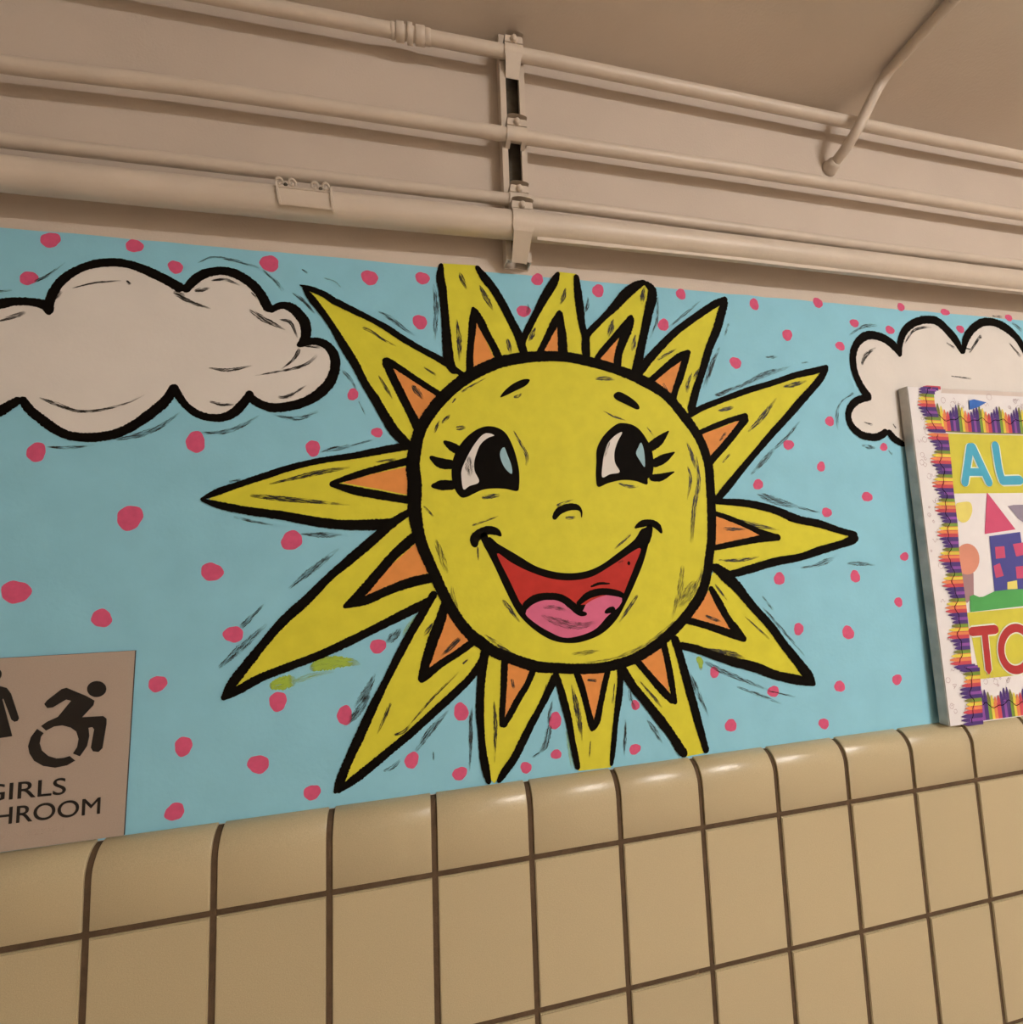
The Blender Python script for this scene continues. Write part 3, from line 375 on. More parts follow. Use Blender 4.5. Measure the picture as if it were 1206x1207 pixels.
CLOUD2 = [[(12447,7042,137),(12325,7100,170),(12188,7329,153),(12108,7575,153),(12124,7859,154),(12244,8088,155),(12450,8244,174),(12679,8275,175),(12937,8211,177),(13148,8061,177),(13246,7873,57)],[(13239,7882,92),(13276,8150,143),(13430,8422,162),(13692,8604,164),(13983,8685,166),(14265,8678,186),(14488,8526,187),(14701,8304,188),(14841,8026,90)],[(14841,8026,90),(14980,8355,170),(15207,8591,172),(15486,8738,174),(15792,8759,176),(16083,8668,197),(16360,8477,178),(16523,8242,179),(16653,7988,179)],[(16653,7988,179),(17038,7991,181),(17409,7763,183),(17514,7346,182),(17281,6851,180),(16807,6496,176),(16056,6247,171),(15271,6136,167),(14515,6046,162),(13834,6022,159),(13337,6079,139),(13171,6123,48)],[(13170,6117,41),(13041,6143,124),(12866,6243,154),(12744,6396,123)],[(12736,6396,123),(12613,6310,143),(12420,6251,152),(12133,6292,150),(11934,6441,149),(11867,6638,133),(11944,6824,150),(12143,6969,152),(12447,7042,137)]]
DOTS = [(-918,5826,111,123),(925,5988,126,144),(2445,5918,104,113),(169,4952,158,159),(2169,4594,145,132),(1165,4196,135,126),(-1048,4039,153,148),(-105,3655,119,114),(1444,3344,120,113),(558,2772,103,108),(877,1952,109,117),(1776,1619,131,120),(2450,1170,103,104),(797,1155,117,104),(2010,2409,118,123),(2873,2139,107,126),(-897,8747,116,109),(96,8769,104,100),(611,8506,96,95),(1834,8681,139,119),(-1117,8183,104,95),(3251,8592,119,124),(4049,8657,105,106),(3997,7934,104,124),(2999,6740,78,91),(3340,6169,79,78),(5922,8807,102,104),(5668,8239,115,102),(6986,8702,108,114),(8551,8773,101,95),(8169,8179,106,109),(9545,7565,113,111),(11442,6539,104,89),(10503,6081,108,94),(11157,5684,87,95),(9802,5360,103,91),(11186,4842,101,93),(12110,5120,115,95),(10070,3702,103,117),(11665,3669,111,106),(10372,2818,103,101),(11393,2688,127,118),(8674,2228,86,88),(12817,3986,98,79),(12567,3159,96,84),(12349,1789,103,96),(11105,1783,106,100),(9763,1821,107,97),(8906,1358,102,107),(10708,1194,103,91),(11850,8013,108,85),(12615,6066,89,74),(10036,8703,99,107),(11438,8843,106,102),(10690,8157,102,116),(13409,8912,95,80),(14522,8890,112,73),(12235,8495,100,86),(13072,8415,104,88),(14869,8553,102,82),(16233,8894,96,76),(7238,1847,72,78),(7188,1182,93,82),(5911,1746,101,124),(5905,1258,80,74),(5431,1124,84,84),(3327,3047,106,107),(4489,2021,105,132),(3775,1429,100,110),(4449,1163,104,94),(-1537,5094,123,129),(-1613,4148,129,135),(17023,8471,99,77)]
GREEN = [(0,[(1899,2617,87),(2040,2643,175),(2240,2670,147)]),(0,[(2414,2807,89),(2619,2866,187),(2948,2855,110),(3085,2813,25)]),(1,[(2183,2645,59),(2443,2713,72),(2738,2749,30)]),(0,[(8376,2505,60),(8427,2416,108),(8429,2275,30)]),(1,[(6072,1585,30),(6116,1332,56),(6157,1020,64)]),(1,[(3878,3466,34),(3755,3304,58),(3658,3142,33)])]
SIGN = {'plate':[(301,3240),(255,987)],'wheel':[(-722,2354),(-780,2267),(-803,2162),(-784,2074),(-732,1982),(-635,1910),(-509,1873),(-385,1886),(-306,1930),(-367,1992),(-428,1978),(-505,1980),(-592,2019),(-662,2092),(-689,2181),(-679,2256),(-653,2297)],'rider':[(-659,2647),(-629,2692),(-484,2811),(-436,2822),(-225,2705),(-127,2635),(-137,2578),(-250,2447),(-26,2437),(13,2402),(16,2334),(-17,2045),(-55,2006),(-115,2021),(-140,2068),(-113,2286),(-134,2315),(-179,2311),(-165,2210),(-184,2091),(-254,1979),(-329,2020),(-288,2092),(-276,2189),(-305,2280),(-366,2335),(-455,2371),(-541,2367),(-625,2326),(-680,2387),(-617,2434),(-508,2478),(-376,2659),(-429,2680),(-567,2598),(-624,2595)],'head':[(-2,2767),(-5,2742),(-14,2719),(-30,2700),(-51,2686),(-76,2678),(-103,2677),(-130,2683),(-155,2696),(-177,2713),(-194,2735),(-206,2760),(-210,2786),(-208,2812),(-198,2835),(-183,2854),(-162,2867),(-137,2875),(-111,2876),(-83,2870),(-58,2858),(-36,2840),(-18,2818),(-7,2793)],'girl':[(-1205,2912),(-1134,2906),(-1062,2877),(-1013,2801),(-917,2503),(-929,2472),(-958,2466),(-990,2495),(-1085,2754),(-1099,2744),(-976,2298),(-1101,2290),(-1090,2004),(-1145,2007),(-1168,2294)],'girl_head':[(-1212,3043),(-1122,3036)],'text':[(-985,1758),(-975,1564),(-394,1736),(-386,1547),(-1043,1473),(-1033,1284),(-18,1459),(-11,1268)],'braille':[(-1004,1135),(-297,1166)]}
POSTER = {'grey':[(844,6242),(2946,6276),(2917,6125),(804,6117)],'top_yellow':[(841,5316),(2756,5304),(2529,4149),(789,4154)],'low_yellow':[(716,1939),(2103,1977),(1855,714),(818,746)],'letters_top':[[(1078,4369,168),(1322,5049,172),(1388,5050,172),(1673,4367,172)],[(1207,4564,149),(1592,4564,151)],[(1971,5089,176),(1976,4626,174),(2024,4396,174),(2474,4405,177)]],'letters_low':[[(760,1597,166),(1314,1601,169)],[(1058,1586,147),(1029,892,145)],[(2122,1185,159),(2090,1088,158),(2035,999,158),(1961,926,157),(1874,872,157),(1780,842,156),(1684,837,156),(1593,857,155),(1514,902,155),(1451,967,155),(1409,1049,155),(1391,1142,155),(1397,1240,155),(1427,1336,155),(1480,1425,156),(1552,1499,157),(1638,1555,157),(1733,1587,158),(1830,1594,158),(1922,1574,159),(2003,1530,159),(2068,1464,159),(2111,1380,159),(2129,1285,159),(2122,1185,159)]],'roof':[(1599,4171),(2187,3440),(1396,3371)],'tower':[(1502,3328),(2293,3389),(2292,2281),(1441,2276)],'windows':[[(1604,3120),(1839,3129),(1826,2908),(1584,2896)],[(2060,3160),(2326,3185),(2338,2950),(2100,2920)],[(1503,2766),(1667,2812),(1720,2570),(1517,2537)],[(2049,2728),(2252,2736),(2235,2504),(2034,2503)]],'door':[(1782,2450),(2028,2471),(2011,2311),(1756,2313)],'cloud':[(2076,3894),(2219,3917),(2484,3919),(2894,3852),(2838,3577),(2416,3571),(2287,3649),(2191,3772)],'blob':[(797,3941),(917,3984),(1143,3981),(1171,3818),(1046,3643),(889,3603),(776,3707)],'tree':[(1182,2905),(1163,2841),(1130,2781),(1085,2728),(1030,2684),(968,2653),(903,2634),(836,2630),(773,2640),(715,2663),(666,2700),(628,2746),(602,2802),(591,2863),(595,2926),(613,2989),(644,3049),(688,3102),(742,3146),(804,3179),(870,3198),(936,3204),(1001,3194),(1060,3171),(1110,3135),(1149,3087),(1175,3031),(1186,2969)],'trunk':[(727,2667),(996,2656),(928,2227),(746,2113),(674,2182)],'hill':[(825,2233),(926,2257),(1053,2206),(1151,2209),(1443,2296),(1764,2304),(2167,2302),(2750,2285),(2691,1995),(2104,1983),(794,1946)],'flag':[(1455,5985),(1578,6014),(1892,5962),(1689,5867),(1442,5798)],'left_strip':[(824,6235),(582,6072),(586,5705),(836,5285),(812,4802),(775,4207),(763,3562),(699,2928),(712,2623),(709,1945),(654,994),(827,946),(740,-9)],'top_strip':[(549,5365),(1577,5348),(2765,5352)],'bottom_strip':[(758,28),(1716,3)],'top_edge':[(20,6227),(2946,6276)]}

# ------------------------------------------------------------------ the room
XL, XR, YF = -1.9, 4.3, -3.2         # corridor ends and far side
CEIL = 1.290 + Z0
TW, TH, TD, CAP, TJ = 0.1355, 0.1993, 0.02435, 0.0953, 0.0082
wall = tag(box('wall_back', XL, XR, 0.0, 0.12, 0.0, CEIL, M['wall']), 'cream painted corridor wall that carries the mural and the pipes', kind='structure')
tag(box('wall_front', XL, XR, YF - 0.12, YF, 0.0, CEIL, M['wall_pale']), 'plain cream corridor wall facing the mural', kind='structure')
tag(box('wall_left', XL - 0.12, XL, YF, 0.12, 0.0, CEIL, M['wall_pale']), 'plain cream end wall of the corridor', kind='structure')
tag(box('wall_right', XR, XR + 0.12, YF, 0.12, 0.0, CEIL, M['wall_pale']), 'plain cream wall closing the far corridor end', kind='structure')
tag(box('floor', XL - 0.12, XR + 0.12, YF - 0.12, 0.12, -0.1, 0.0, M['floor']), 'speckled corridor floor', kind='structure')
ceiling = tag(box('ceiling', XL - 0.12, XR + 0.12, YF - 0.12, 0.12, CEIL, CEIL + 0.1, M['ceiling']), 'low cream painted ceiling above the pipes', kind='structure')

# wainscot: brown grout bed with each tile set proud of it
def cap_profile(inset):
    """outline of the bullnose course in (y, z), z from the joint line"""
    d, h = TD - inset, CAP - inset
    rise = 0.034
    pts = [(-d, 0.0), (-d, h - rise)]
    for k in range(1, 10):
        a = k * math.pi / 20
        pts.append((-d * math.cos(a), h - rise + rise * math.sin(a)))
    pts.append((0.0, h))
    return pts
bm = bmesh.new()
prof = [(0.0, -Z0 + 0.001), (-(TD - 0.003), -Z0 + 0.001)] + cap_profile(0.003)
rings = [[bm.verts.new((x, y, z + Z0)) for y, z in prof] for x in (XL + 0.001, XR - 0.001)]
for k in range(len(prof)):
    k2 = (k + 1) % len(prof)
    bm.faces.new((rings[0][k], rings[0][k2], rings[1][k2], rings[1][k]))
bm.faces.new(rings[0]); bm.faces.new(rings[1][::-1])
wainscot = tag(link('trim_1', to_mesh('wainscot', bm, M['grout'])), 'tan tiled wainscot with rounded cap course and dark brown joints', kind='structure')

def field_tile_mesh():
    bm = bmesh.new()
    box_into(bm, TJ / 2, TW - TJ / 2, -TD, -TD + 0.008, TJ / 2 - TH, -TJ / 2)
    es = [e for e in bm.edges if all(v.co.y < -TD + 0.001 for v in e.verts)]
    bmesh.ops.bevel(bm, geom=es, offset=0.0012, segments=2, affect='EDGES')
    return to_mesh('field_tile', bm, M['tile'])

def cap_tile_mesh():
    bm = bmesh.new()
    e = 0.0012
    xs = [(TJ / 2, e), (TJ / 2 + e * 0.35, e * 0.3), (TJ / 2 + e, 0), (TW - TJ / 2 - e, 0), (TW - TJ / 2 - e * 0.35, e * 0.3), (TW - TJ / 2, e)]
    base = cap_profile(0)
    base[0] = (-TD + e, TJ / 2)
    base.insert(1, (-TD, TJ / 2 + e))
    rows = []
    for x, ins in xs:
        r = []
        for i, (y, z) in enumerate(base):
            yy = y + ins * (0.7 if i < len(base) - 1 else 0)
            zz = z - (ins * 0.7 if i > 4 else 0)
            r.append(bm.verts.new((x, min(yy, 0.0), zz)))
        rows.append(r)
    for a, b in zip(rows, rows[1:]):
        for k in range(len(base) - 1):
            bm.faces.new((a[k], b[k], b[k + 1], a[k + 1]))
    for r, s in ((rows[0], 1), (rows[-1], -1)):     # ends closed back to the bed
        back = bm.verts.new((r[0].co.x, -0.004, TJ / 2))
        f = [back] + r
        bm.faces.new(f if s > 0 else f[::-1])
    me = to_mesh('cap_tile', bm, M['tile'])
    for p_ in me.polygons:      # only the rounded nose is shaded smooth
        p_.use_smooth = abs(p_.normal.x) < 0.2
    return me

tile_me, cap_me = field_tile_mesh(), cap_tile_mesh()
for c in range(-6, 18):
    o = link('cap_tile', cap_me, wainscot)
    o.location = (c * TW, -0.0002, Z0)
    for r in range(5):
        o = link('tile', tile_me, wainscot)
        o.location = (c * TW, 0, Z0 - r * TH)

# ------------------------------------------------------------------ mural: sky, dots, brush marks
MURAL_TOP = 0.8865
def mural_edge(x0, x1, z):
    rnd = random.Random(5)
    n = 90
    return [(x0 + (x1 - x0) * k / n, z + rnd.uniform(-0.0008, 0.0008)) for k in range(n + 1)]
bm = bmesh.new()
edge = mural_edge(-1.2, 2.2, MURAL_TOP)
poly_into(bm, [(-1.2, CAP - 0.002), (2.2, CAP - 0.002)] + edge[::-1], 1)
sky = link('blue_paint', flat_mesh('blue_paint', bm, M['sky']), wall)
sky['label'] = 'pale blue painted mural ground with pink dots'
rnd = random.Random(21)
for k in range(22):                    # the dots go on past the poster
    DOTS.append((rnd.uniform(18200, 21800), 1150 + 340 * k + rnd.uniform(-120, 120), 95, 105))
for k, (x, z, rx, rz) in enumerate(DOTS):
    rnd = random.Random(k * 13 + 1)
    rot, pts = rnd.uniform(0, 6.28), []
    ph = [rnd.uniform(0, 6.28) for _ in range(3)]
    for j in range(28):
        t = j * 2 * math.pi / 28
        g = 1 + 0.07 * math.sin(2 * t + ph[0]) + 0.05 * math.sin(3 * t + ph[1]) + 0.025 * math.sin(7 * t + ph[2])
        pts.append((x + rx * g * math.cos(t), z + rz * g * math.sin(t)))
    fill('dot', pts, 2, M['pink'], wall)
for k, s in enumerate(SKY_MARKS):
    stroke('brush_mark', [s], 3 + 0.05 * (k % 7), M['dry_sky'], wall, rough=0.18)
for k, (thin, s) in enumerate(GREEN):
    stroke('lime_smear', [s], 2.5 + 0.1 * k, M['lime_thin' if thin else 'lime'], wall, rough=0.15)

# ------------------------------------------------------------------ painted clouds
def cloud(label, strokes, flip_last, marks, base):
    t = tag(empty('painted_cloud', base), label, 'mural')
    pts = []
    for k, s in enumerate(strokes):
        q = catmull(s, 40)
        pts += q[::-1] if k == flip_last else q
    f = fill('cloud_fill', pts, 4, M['white'], t)
    stroke('outline', strokes, 5, M['black'], t, rough=0.09)
    for s in marks:
        stroke('brush_mark', [s], 4.6, M['dry'], t, rough=0.15)
    return t
cloud('large white painted cloud with thick black outline above the restroom sign', CLOUD1, 8, CLOUD1_MARKS, (0.0, -0.0005, Z0 + 0.55))
cloud('smaller white painted cloud partly hidden behind the crayon poster', CLOUD2, 99, CLOUD2_MARKS, (1.4, -0.0005, Z0 + 0.62))

# ------------------------------------------------------------------ painted sun
sun = tag(empty('painted_sun', (0.60, -0.001, Z0 + 0.097)), 'smiling yellow painted sun with pointed rays and orange triangles', 'mural')
for k, r in enumerate(RAYS):
    c = 7 + 0.06 * k
    ray = fill('ray', r['fill'], c, M['yellow'], sun)
    tri = fill('inner_triangle', r['tri'], c + 1.5, M['orange'], ray)
    stroke('triangle_outline', r['tri_outline'], c + 3.2, M['black'], ray, rough=0.09)
    stroke('ray_outline', r['outline'], c + 4.4, M['black'], ray, rough=0.09)
    for s in r['marks']:
        stroke('brush_mark', [s], c + 1.2, M['dry'], ray, rough=0.15)
    for s in r['tri_marks']:
        stroke('brush_mark', [s], c + 2.5, M['dry'], ray, rough=0.15)
face = fill('face', [q[:2] for q in FACE], 14, M['yellow'], sun, curved=0.006)
stroke('face_outline', [FACE], 15.5, M['black'], face, rough=0.08, closed=True)
for k, s in enumerate(FACE_MARKS):
    stroke('brush_mark', [s], 14.6 + 0.04 * (k % 9), M['dry'] if k < 24 else M['dry_thin'], face, rough=0.15)
for e in EYES:
    eye = fill('eye', e['black'], 16.5, M['black'], sun, curved=0.003)
    fill('eye_white', e['white'], 17.5, M['white'], eye, curved=0.003)
    fill('eye_glint', e['glint'], 17.5, M['glint'], eye, curved=0.003)
    for s in e['smudge']:
        stroke('brush_mark', [s], 18.2, M['dry_thin'], eye, rough=0.15)
    for s in e['lashes']:
        stroke('eyelash', [s], 16.8, M['black'], eye, rough=0.06)
for b in BROWS:
    fill('eyebrow', b, 16.5, M['black'], sun, curved=0.002)
stroke('nose', [NOSE], 16.5, M['black'], sun)
mouth = fill('mouth', MOUTH_OUT, 16.5, M['black'], sun, curved=0.006)
for s in MOUTH_CORN:
    stroke('mouth_corner', [s], 17, M['black'], mouth)
fill('mouth_red', MOUTH_RED, 17.5, M['red'], mouth, curved=0.006)
fill('tongue', TONGUE, 18.5, M['tongue'], mouth, curved=0.006)
stroke('tongue_outline', TONGUE_ST, 19.5, M['black'], mouth)
for k, s in enumerate(MOUTH_MARKS):
    stroke('brush_mark', [s], 19.2, M['black'] if k in (0, 1) else M['dry_thin'], mouth, rough=0.15)

# ------------------------------------------------------------------ pipes
def run(nodes, y, x0, x1):
    pts = [(x0, nodes[0][1])] + nodes + [(x1, nodes[-1][1])]
    out = []
    for (a, b), (c, d) in zip(pts, pts[1:]):
        k = max(1, round((c - a) / 0.1))
        out += [(a + (c - a) * j / k, y, b + (d - b) * j / k + Z0) for j in range(k)]
    return out + [(pts[-1][0], y, pts[-1][1] + Z0)]
X0P, X1P = XL + 0.002, XR - 0.002
STRUT_X, STRUT_D = 0.5560, 0.025
PIPES = [
    ('upper', 0.0098, [(0.33, 1.2455), (0.61, 1.2452), (0.98, 1.2400), (1.41, 1.2329), (1.64, 1.2316)], 'slim cream pipe hugging the ceiling with a ringed coupling'),
    ('middle', 0.0101, [(-0.12, 1.0885), (0.08, 1.0965), (0.29, 1.0985), (0.60, 1.0988), (0.97, 1.1005), (1.26, 1.0995), (1.60, 1.0965)], 'slim cream pipe between the ceiling pipe and the thinnest pipe'),
    ('thin', 0.0088, [(-0.11, 0.9832), (0.29, 0.9865), (0.64, 0.9890), (0.96, 0.9872), (1.25, 0.9840), (1.58, 0.9850)], 'thinnest cream pipe directly above the thick pipe'),
    ('thick', 0.0205, [(-0.10, 0.9282), (0.29, 0.9316), (0.64, 0.9385), (0.94, 0.9398), (1.22, 0.9385), (1.55, 0.9367)], 'thickest cream pipe just above the mural edge'),
]
pipe_at = {}
for key, r, nodes, label in PIPES:
    y = -(STRUT_D + r)
    path = run(nodes, y, X0P, X1P)
    t = tag(empty('pipe', (STRUT_X, y, nodes[2][1] + Z0)), label, 'pipe', 'painted pipes along the wall')
    tube('tube', path, r, M['pipe'], t, 28)
    pipe_at[key] = (t, r, y, nodes)
def z_of(key, x):
    nodes = pipe_at[key][3]
    for (a, b), (c, d) in zip(nodes, nodes[1:]):
        if a <= x <= c: return b + (d - b) * (x - a) / (c - a) + Z0
    return nodes[0][1] + Z0
# coupling on the ceiling pipe
t, r, y, _ = pipe_at['upper']
for a, b, k in ((0.363, 0.369, 1.10), (0.3705, 0.383, 1.28), (0.3875, 0.396, 1.36), (0.400, 0.415, 1.28), (0.415, 0.4235, 1.12)):
    m = (a + b) / 2
    rr = r * k
    tube('coupling_ring', [(a, y, z_of('upper', a)), (a + 0.0006, y, z_of('upper', a)), (b - 0.0006, y, z_of('upper', b)), (b, y, z_of('upper', b))], [rr * 0.96, rr, rr, rr * 0.96], M['pipe'], t, 24)
# lighter seam along the underside of the thick pipe
t, r, y, _ = pipe_at['thick']
bm = bmesh.new()
prev = None
rnd = random.Random(8)
for k in range(68):
    x = 0.580 + k * 0.04
    if x > XR - 0.01: break
    zz = z_of('thick', min(x, 1.54))
    low = r + 0.0042 + 0.0006 * math.sin(k * 0.7) + rnd.uniform(-0.0003, 0.0003)
    row = [bm.verts.new((x, y - 0.0035, zz - low)), bm.verts.new((x, y - 0.0035 - 0.0022, zz - low)), bm.verts.new((x, y - 0.0035 - 0.0026, zz - r * 0.93)), bm.verts.new((x, y - 0.0035, zz - r * 0.93))]
    if prev:
        for j in range(4): bm.faces.new((prev[j], prev[(j + 1) % 4], row[(j + 1) % 4], row[j]))
    else: bm.faces.new(row)
    prev = row
bm.faces.new(prev[::-1])
link('jacket_flap', to_mesh('jacket_flap', bm, M['pipe']), t)

# ------------------------------------------------------------------ strut channel with pipe clamps
strut = tag(empty('strut_channel', (STRUT_X, -0.001, Z0 + 0.893)), 'vertical slotted metal channel clamping the four pipes to the wall', 'bracket')
w, d, th, lip, ret = 0.0413, STRUT_D, 0.0026, 0.0095, 0.008
prof = [(-w/2, 0), (w/2, 0), (w/2, -d), (w/2 - lip, -d), (w/2 - lip, -d + ret), (w/2 - lip + th, -d + ret), (w/2 - lip + th, -d + th), (w/2 - th, -d + th), (w/2 - th, -th),
        (-w/2 + th, -th), (-w/2 + th, -d + th), (-w/2 + lip - th, -d + th), (-w/2 + lip - th, -d + ret), (-w/2 + lip, -d + ret), (-w/2 + lip, -d), (-w/2, -d)]
bm = bmesh.new()
za, zb = Z0 + 0.893, CEIL - 0.002
lo = [bm.verts.new((STRUT_X + x, y_ - 0.0005, za)) for x, y_ in prof]
hi = [bm.verts.new((STRUT_X + x, y_ - 0.0005, zb)) for x, y_ in prof]
for k in range(len(prof)):
    k2 = (k + 1) % len(prof)
    bm.faces.new((lo[k], lo[k2], hi[k2], hi[k]))
f1, f2 = bm.faces.new(lo), bm.faces.new(hi)
bmesh.ops.triangulate(bm, faces=[f1, f2])
link('channel', to_mesh('channel', bm, M['pipe']), strut)
box('slot_back', STRUT_X - w/2 + th, STRUT_X + w/2 - th, -th - 0.0022, -th - 0.0006, za + 0.012, zb - 0.002, M['dark'], strut)

def clamp(key, dx, width, up, down, tall_bolt, tongue):
    t_, r, y, _ = pipe_at[key]
    x = STRUT_X + dx
    zc = z_of(key, x)
    R = r + 0.0022
    bm = bmesh.new()
    # strap: wraps the front of the pipe from the channel above to the channel below
    sec = []
    a0, a1 = math.radians(up), math.radians(down)
    for k in range(19):
        a = a0 + (a1 - a0) * k / 18
        sec.append((y - R * math.cos(a), zc + R * math.sin(a)))
    def strip(pts, w0, w1=None, thick=0.0018):
        w1 = w1 or w0
        n = len(pts)
        prev = None
        for k, (yy, zz) in enumerate(pts):
            ww = (w0 + (w1 - w0) * k / (n - 1)) / 2
            a = pts[max(k - 1, 0)]; b = pts[min(k + 1, n - 1)]
            ty, tz = b[0] - a[0], b[1] - a[1]
            L = math.hypot(ty, tz)
            ny, nz = tz / L, -ty / L
            row = [bm.verts.new((x - ww, yy, zz)), bm.verts.new((x + ww, yy, zz)), bm.verts.new((x + ww, yy - ny * thick, zz - nz * thick)), bm.verts.new((x - ww, yy - ny * thick, zz - nz * thick))]
            if prev:
                for j in range(4):
                    bm.faces.new((prev[j], prev[(j + 1) % 4], row[(j + 1) % 4], row[j]))
            else:
                bm.faces.new(row)
            prev = row
        bm.faces.new(prev[::-1])
    strip(sec, width)
    top, bot = sec[0], sec[-1]
    # ear standing off above the pipe, tongue hooking down into the slot
    strip([top, (top[0] - 0.0005, top[1] + 0.004), (top[0] - 0.001, top[1] + 0.010)], width, width * 0.92)
    if tongue:
        strip([bot, (bot[0] + 0.003, bot[1] - 0.005), (-STRUT_D - 0.001, bot[1] - tongue)], width, max(0.0195, width * 0.72))
    else:
        for sx in (-1, 1):
            x += sx * (width / 2 - 0.0035)
            strip([bot, (-STRUT_D - 0.0008, bot[1] - 0.0035)], 0.007)
            x -= sx * (width / 2 - 0.0035)
    c = link('pipe_clamp', to_mesh('pipe_clamp', bm, M['pipe']), strut)
    # flange plate behind the ear
    bm = bmesh.new()
    n = 10
    ring_a, ring_b = [], []
    for k in range(n + 1):
        a = math.pi * k / n
        px, pz = x + width * 0.5 * math.cos(a), top[1] + 0.0108 + 0.0045 * math.sin(a)
        ring_a.append((px, pz)); ring_b.append((px, pz))
    va = [bm.verts.new((px, -STRUT_D - 0.0005, pz)) for px, pz in ring_a]
    vb = [bm.verts.new((px, top[0] - 0.006, pz)) for px, pz in ring_a]
    for k in range(n):
        bm.faces.new((va[k], va[k + 1], vb[k + 1], vb[k]))
    bmesh.ops.solidify(bm, geom=list(bm.faces), thickness=0.0016)
    link('flange', to_mesh('flange', bm, M['pipe']), c)
    # bolt through the ear
    bm = bmesh.new()
    zc2 = top[1] + 0.004
    yf = top[0] - 0.002
    sweep_into(bm, [(x, yf + 0.001, zc2), (x, yf - 0.0035, zc2), (x, yf - 0.0055, zc2), (x, yf - 0.0062, zc2)], [0.0048, 0.0048, 0.0036, 0.001], 14)
    if tall_bolt:
        sweep_into(bm, [(x, yf + 0.008, zc2 + 0.008), (x, yf + 0.008, zc2 + tall_bolt)], 0.0032, 10)
    link('bolt', to_mesh('bolt', bm, M['pipe']), c)
clamp('upper', 0.0, 0.0300, 40, -45, 0.018, 0.027)
clamp('middle', 0.0, 0.0320, 45, -75, 0.0, 0.0)
clamp('thin', 0.0, 0.0300, 40, -60, 0.0, 0.0)
clamp('thick', 0.0, 0.0340, 60, -38, 0.016, 0.034)

# ------------------------------------------------------------------ conduit from ceiling down behind the upper pipe
con = tag(empty('conduit', (1.2015, -0.001, Z0 + 1.167)), 'cream conduit crossing the ceiling and bending down over the upper pipe', 'conduit')
cpts = [(1.2015, -0.001, 1.167), (1.2020, -0.016, 1.1695), (1.2030, -0.040, 1.179), (1.2085, -0.060, 1.1985), (1.2260, -0.068, 1.2345), (1.2390, -0.076, 1.262), (1.2430, -0.094, 1.2770), (1.2400, -0.130, 1.2778), (1.2365, -0.165, 1.2778), (1.2340, -0.2047, 1.2778), (1.2310, -0.28, 1.2778), (1.22, -0.9, 1.2778), (1.21, YF + 0.002, 1.2778)]
path = []
for i in range(len(cpts) - 1):
    for j in range(6):
        t = j / 6
        P4 = [Vector(cpts[max(0, min(len(cpts) - 1, i + k))]) for k in (-1, 0, 1, 2)]
        a, b, c_, d_ = P4
        path.append(0.5 * (2 * b + (c_ - a) * t + (2 * a - 5 * b + 4 * c_ - d_) * t * t + (3 * b - a - 3 * c_ + d_) * t ** 3) + Vector((0, 0, Z0)))
path.append(Vector(cpts[-1]) + Vector((0, 0, Z0)))
tube('tube', path, 0.0098, M['pipe'], con, 20)
tube('wall_connector', [(1.2015, -0.0006, Z0 + 1.167), (1.2015, -0.004, Z0 + 1.167), (1.2015, -0.013, Z0 + 1.168), (1.2015, -0.018, Z0 + 1.1685)], [0.0165, 0.0150, 0.0135, 0.0110], M['pipe'], con, 18)

# ------------------------------------------------------------------ label holder clipped on the thick pipe
_, r, y, _n = pipe_at['thick']
hx0, hx1 = 0.2090, 0.2800
hold = tag(empty('label_holder', (0.245, y - r - 0.002, Z0 + 0.918)), 'small painted frame with looped hooks clipped onto the thick pipe', 'tag holder')
zc = z_of('thick', 0.245)
def arc_sheet(name, xa, xb, a0, a1, R0_, R1_, parent, n=12, shift=0.0):
    bm = bmesh.new()
    rows = []
    for k in range(n + 1):
        a = math.radians(a0 + (a1 - a0) * k / n)
        dx = shift * k / n
        rows.append([bm.verts.new((xx + dx, y - R * math.cos(a), zc + R * math.sin(a))) for xx, R in ((xa, R0_), (xb, R0_), (xb, R1_), (xa, R1_))])
    for p_, q in zip(rows, rows[1:]):
        for j in range(4):
            bm.faces.new((p_[j], p_[(j + 1) % 4], q[(j + 1) % 4], q[j]))
    bm.faces.new(rows[0]); bm.faces.new(rows[-1][::-1])
    return link(name, to_mesh(name, bm, M['pipe']), parent)
SH = 0.004
arc_sheet('plate', hx0, hx1, 62, -38, r + 0.0003, r + 0.0014, hold, shift=SH)
arc_sheet('side_rail', hx0 - 0.001, hx0 + 0.002, 50, -42, r + 0.0003, r + 0.0052, hold, shift=SH + 0.002)
arc_sheet('side_rail', hx1 - 0.002, hx1 + 0.001, 66, -46, r + 0.0003, r + 0.0052, hold, shift=SH)
arc_sheet('bottom_rail', hx0 + SH, hx1 + SH, -35, -42, r + 0.0003, r + 0.0045, hold, n=3)
arc_sheet('top_rail', hx0, hx1, 20, 14, r + 0.0003, r + 0.0028, hold, n=3)
for lx in (0.2135, 0.2300, 0.2590, 0.2735):
    a = math.radians(44)
    cy, cz = y - (r + 0.004) * math.cos(a), zc + (r + 0.004) * math.sin(a)
    ring = []
    for k in range(17):
        q = k * 2 * math.pi / 16
        ring.append((lx + 0.0042 * math.cos(q), cy - 0.0042 * math.sin(q) * math.sin(a) * 1.0, cz + 0.0042 * math.sin(q) * math.cos(a)))
    tube('loop', ring, 0.0017, M['pipe'], hold, 8)
    bm = bmesh.new()
    sweep_into(bm, [(lx + 0.001, y - (r + 0.0035) * math.cos(math.radians(v)), zc + (r + 0.0035) * math.sin(math.radians(v))) for v in (36, 30, 24, 18)], 0.0017, 8)
    link('hook', to_mesh('hook', bm, M['pipe']), hold)
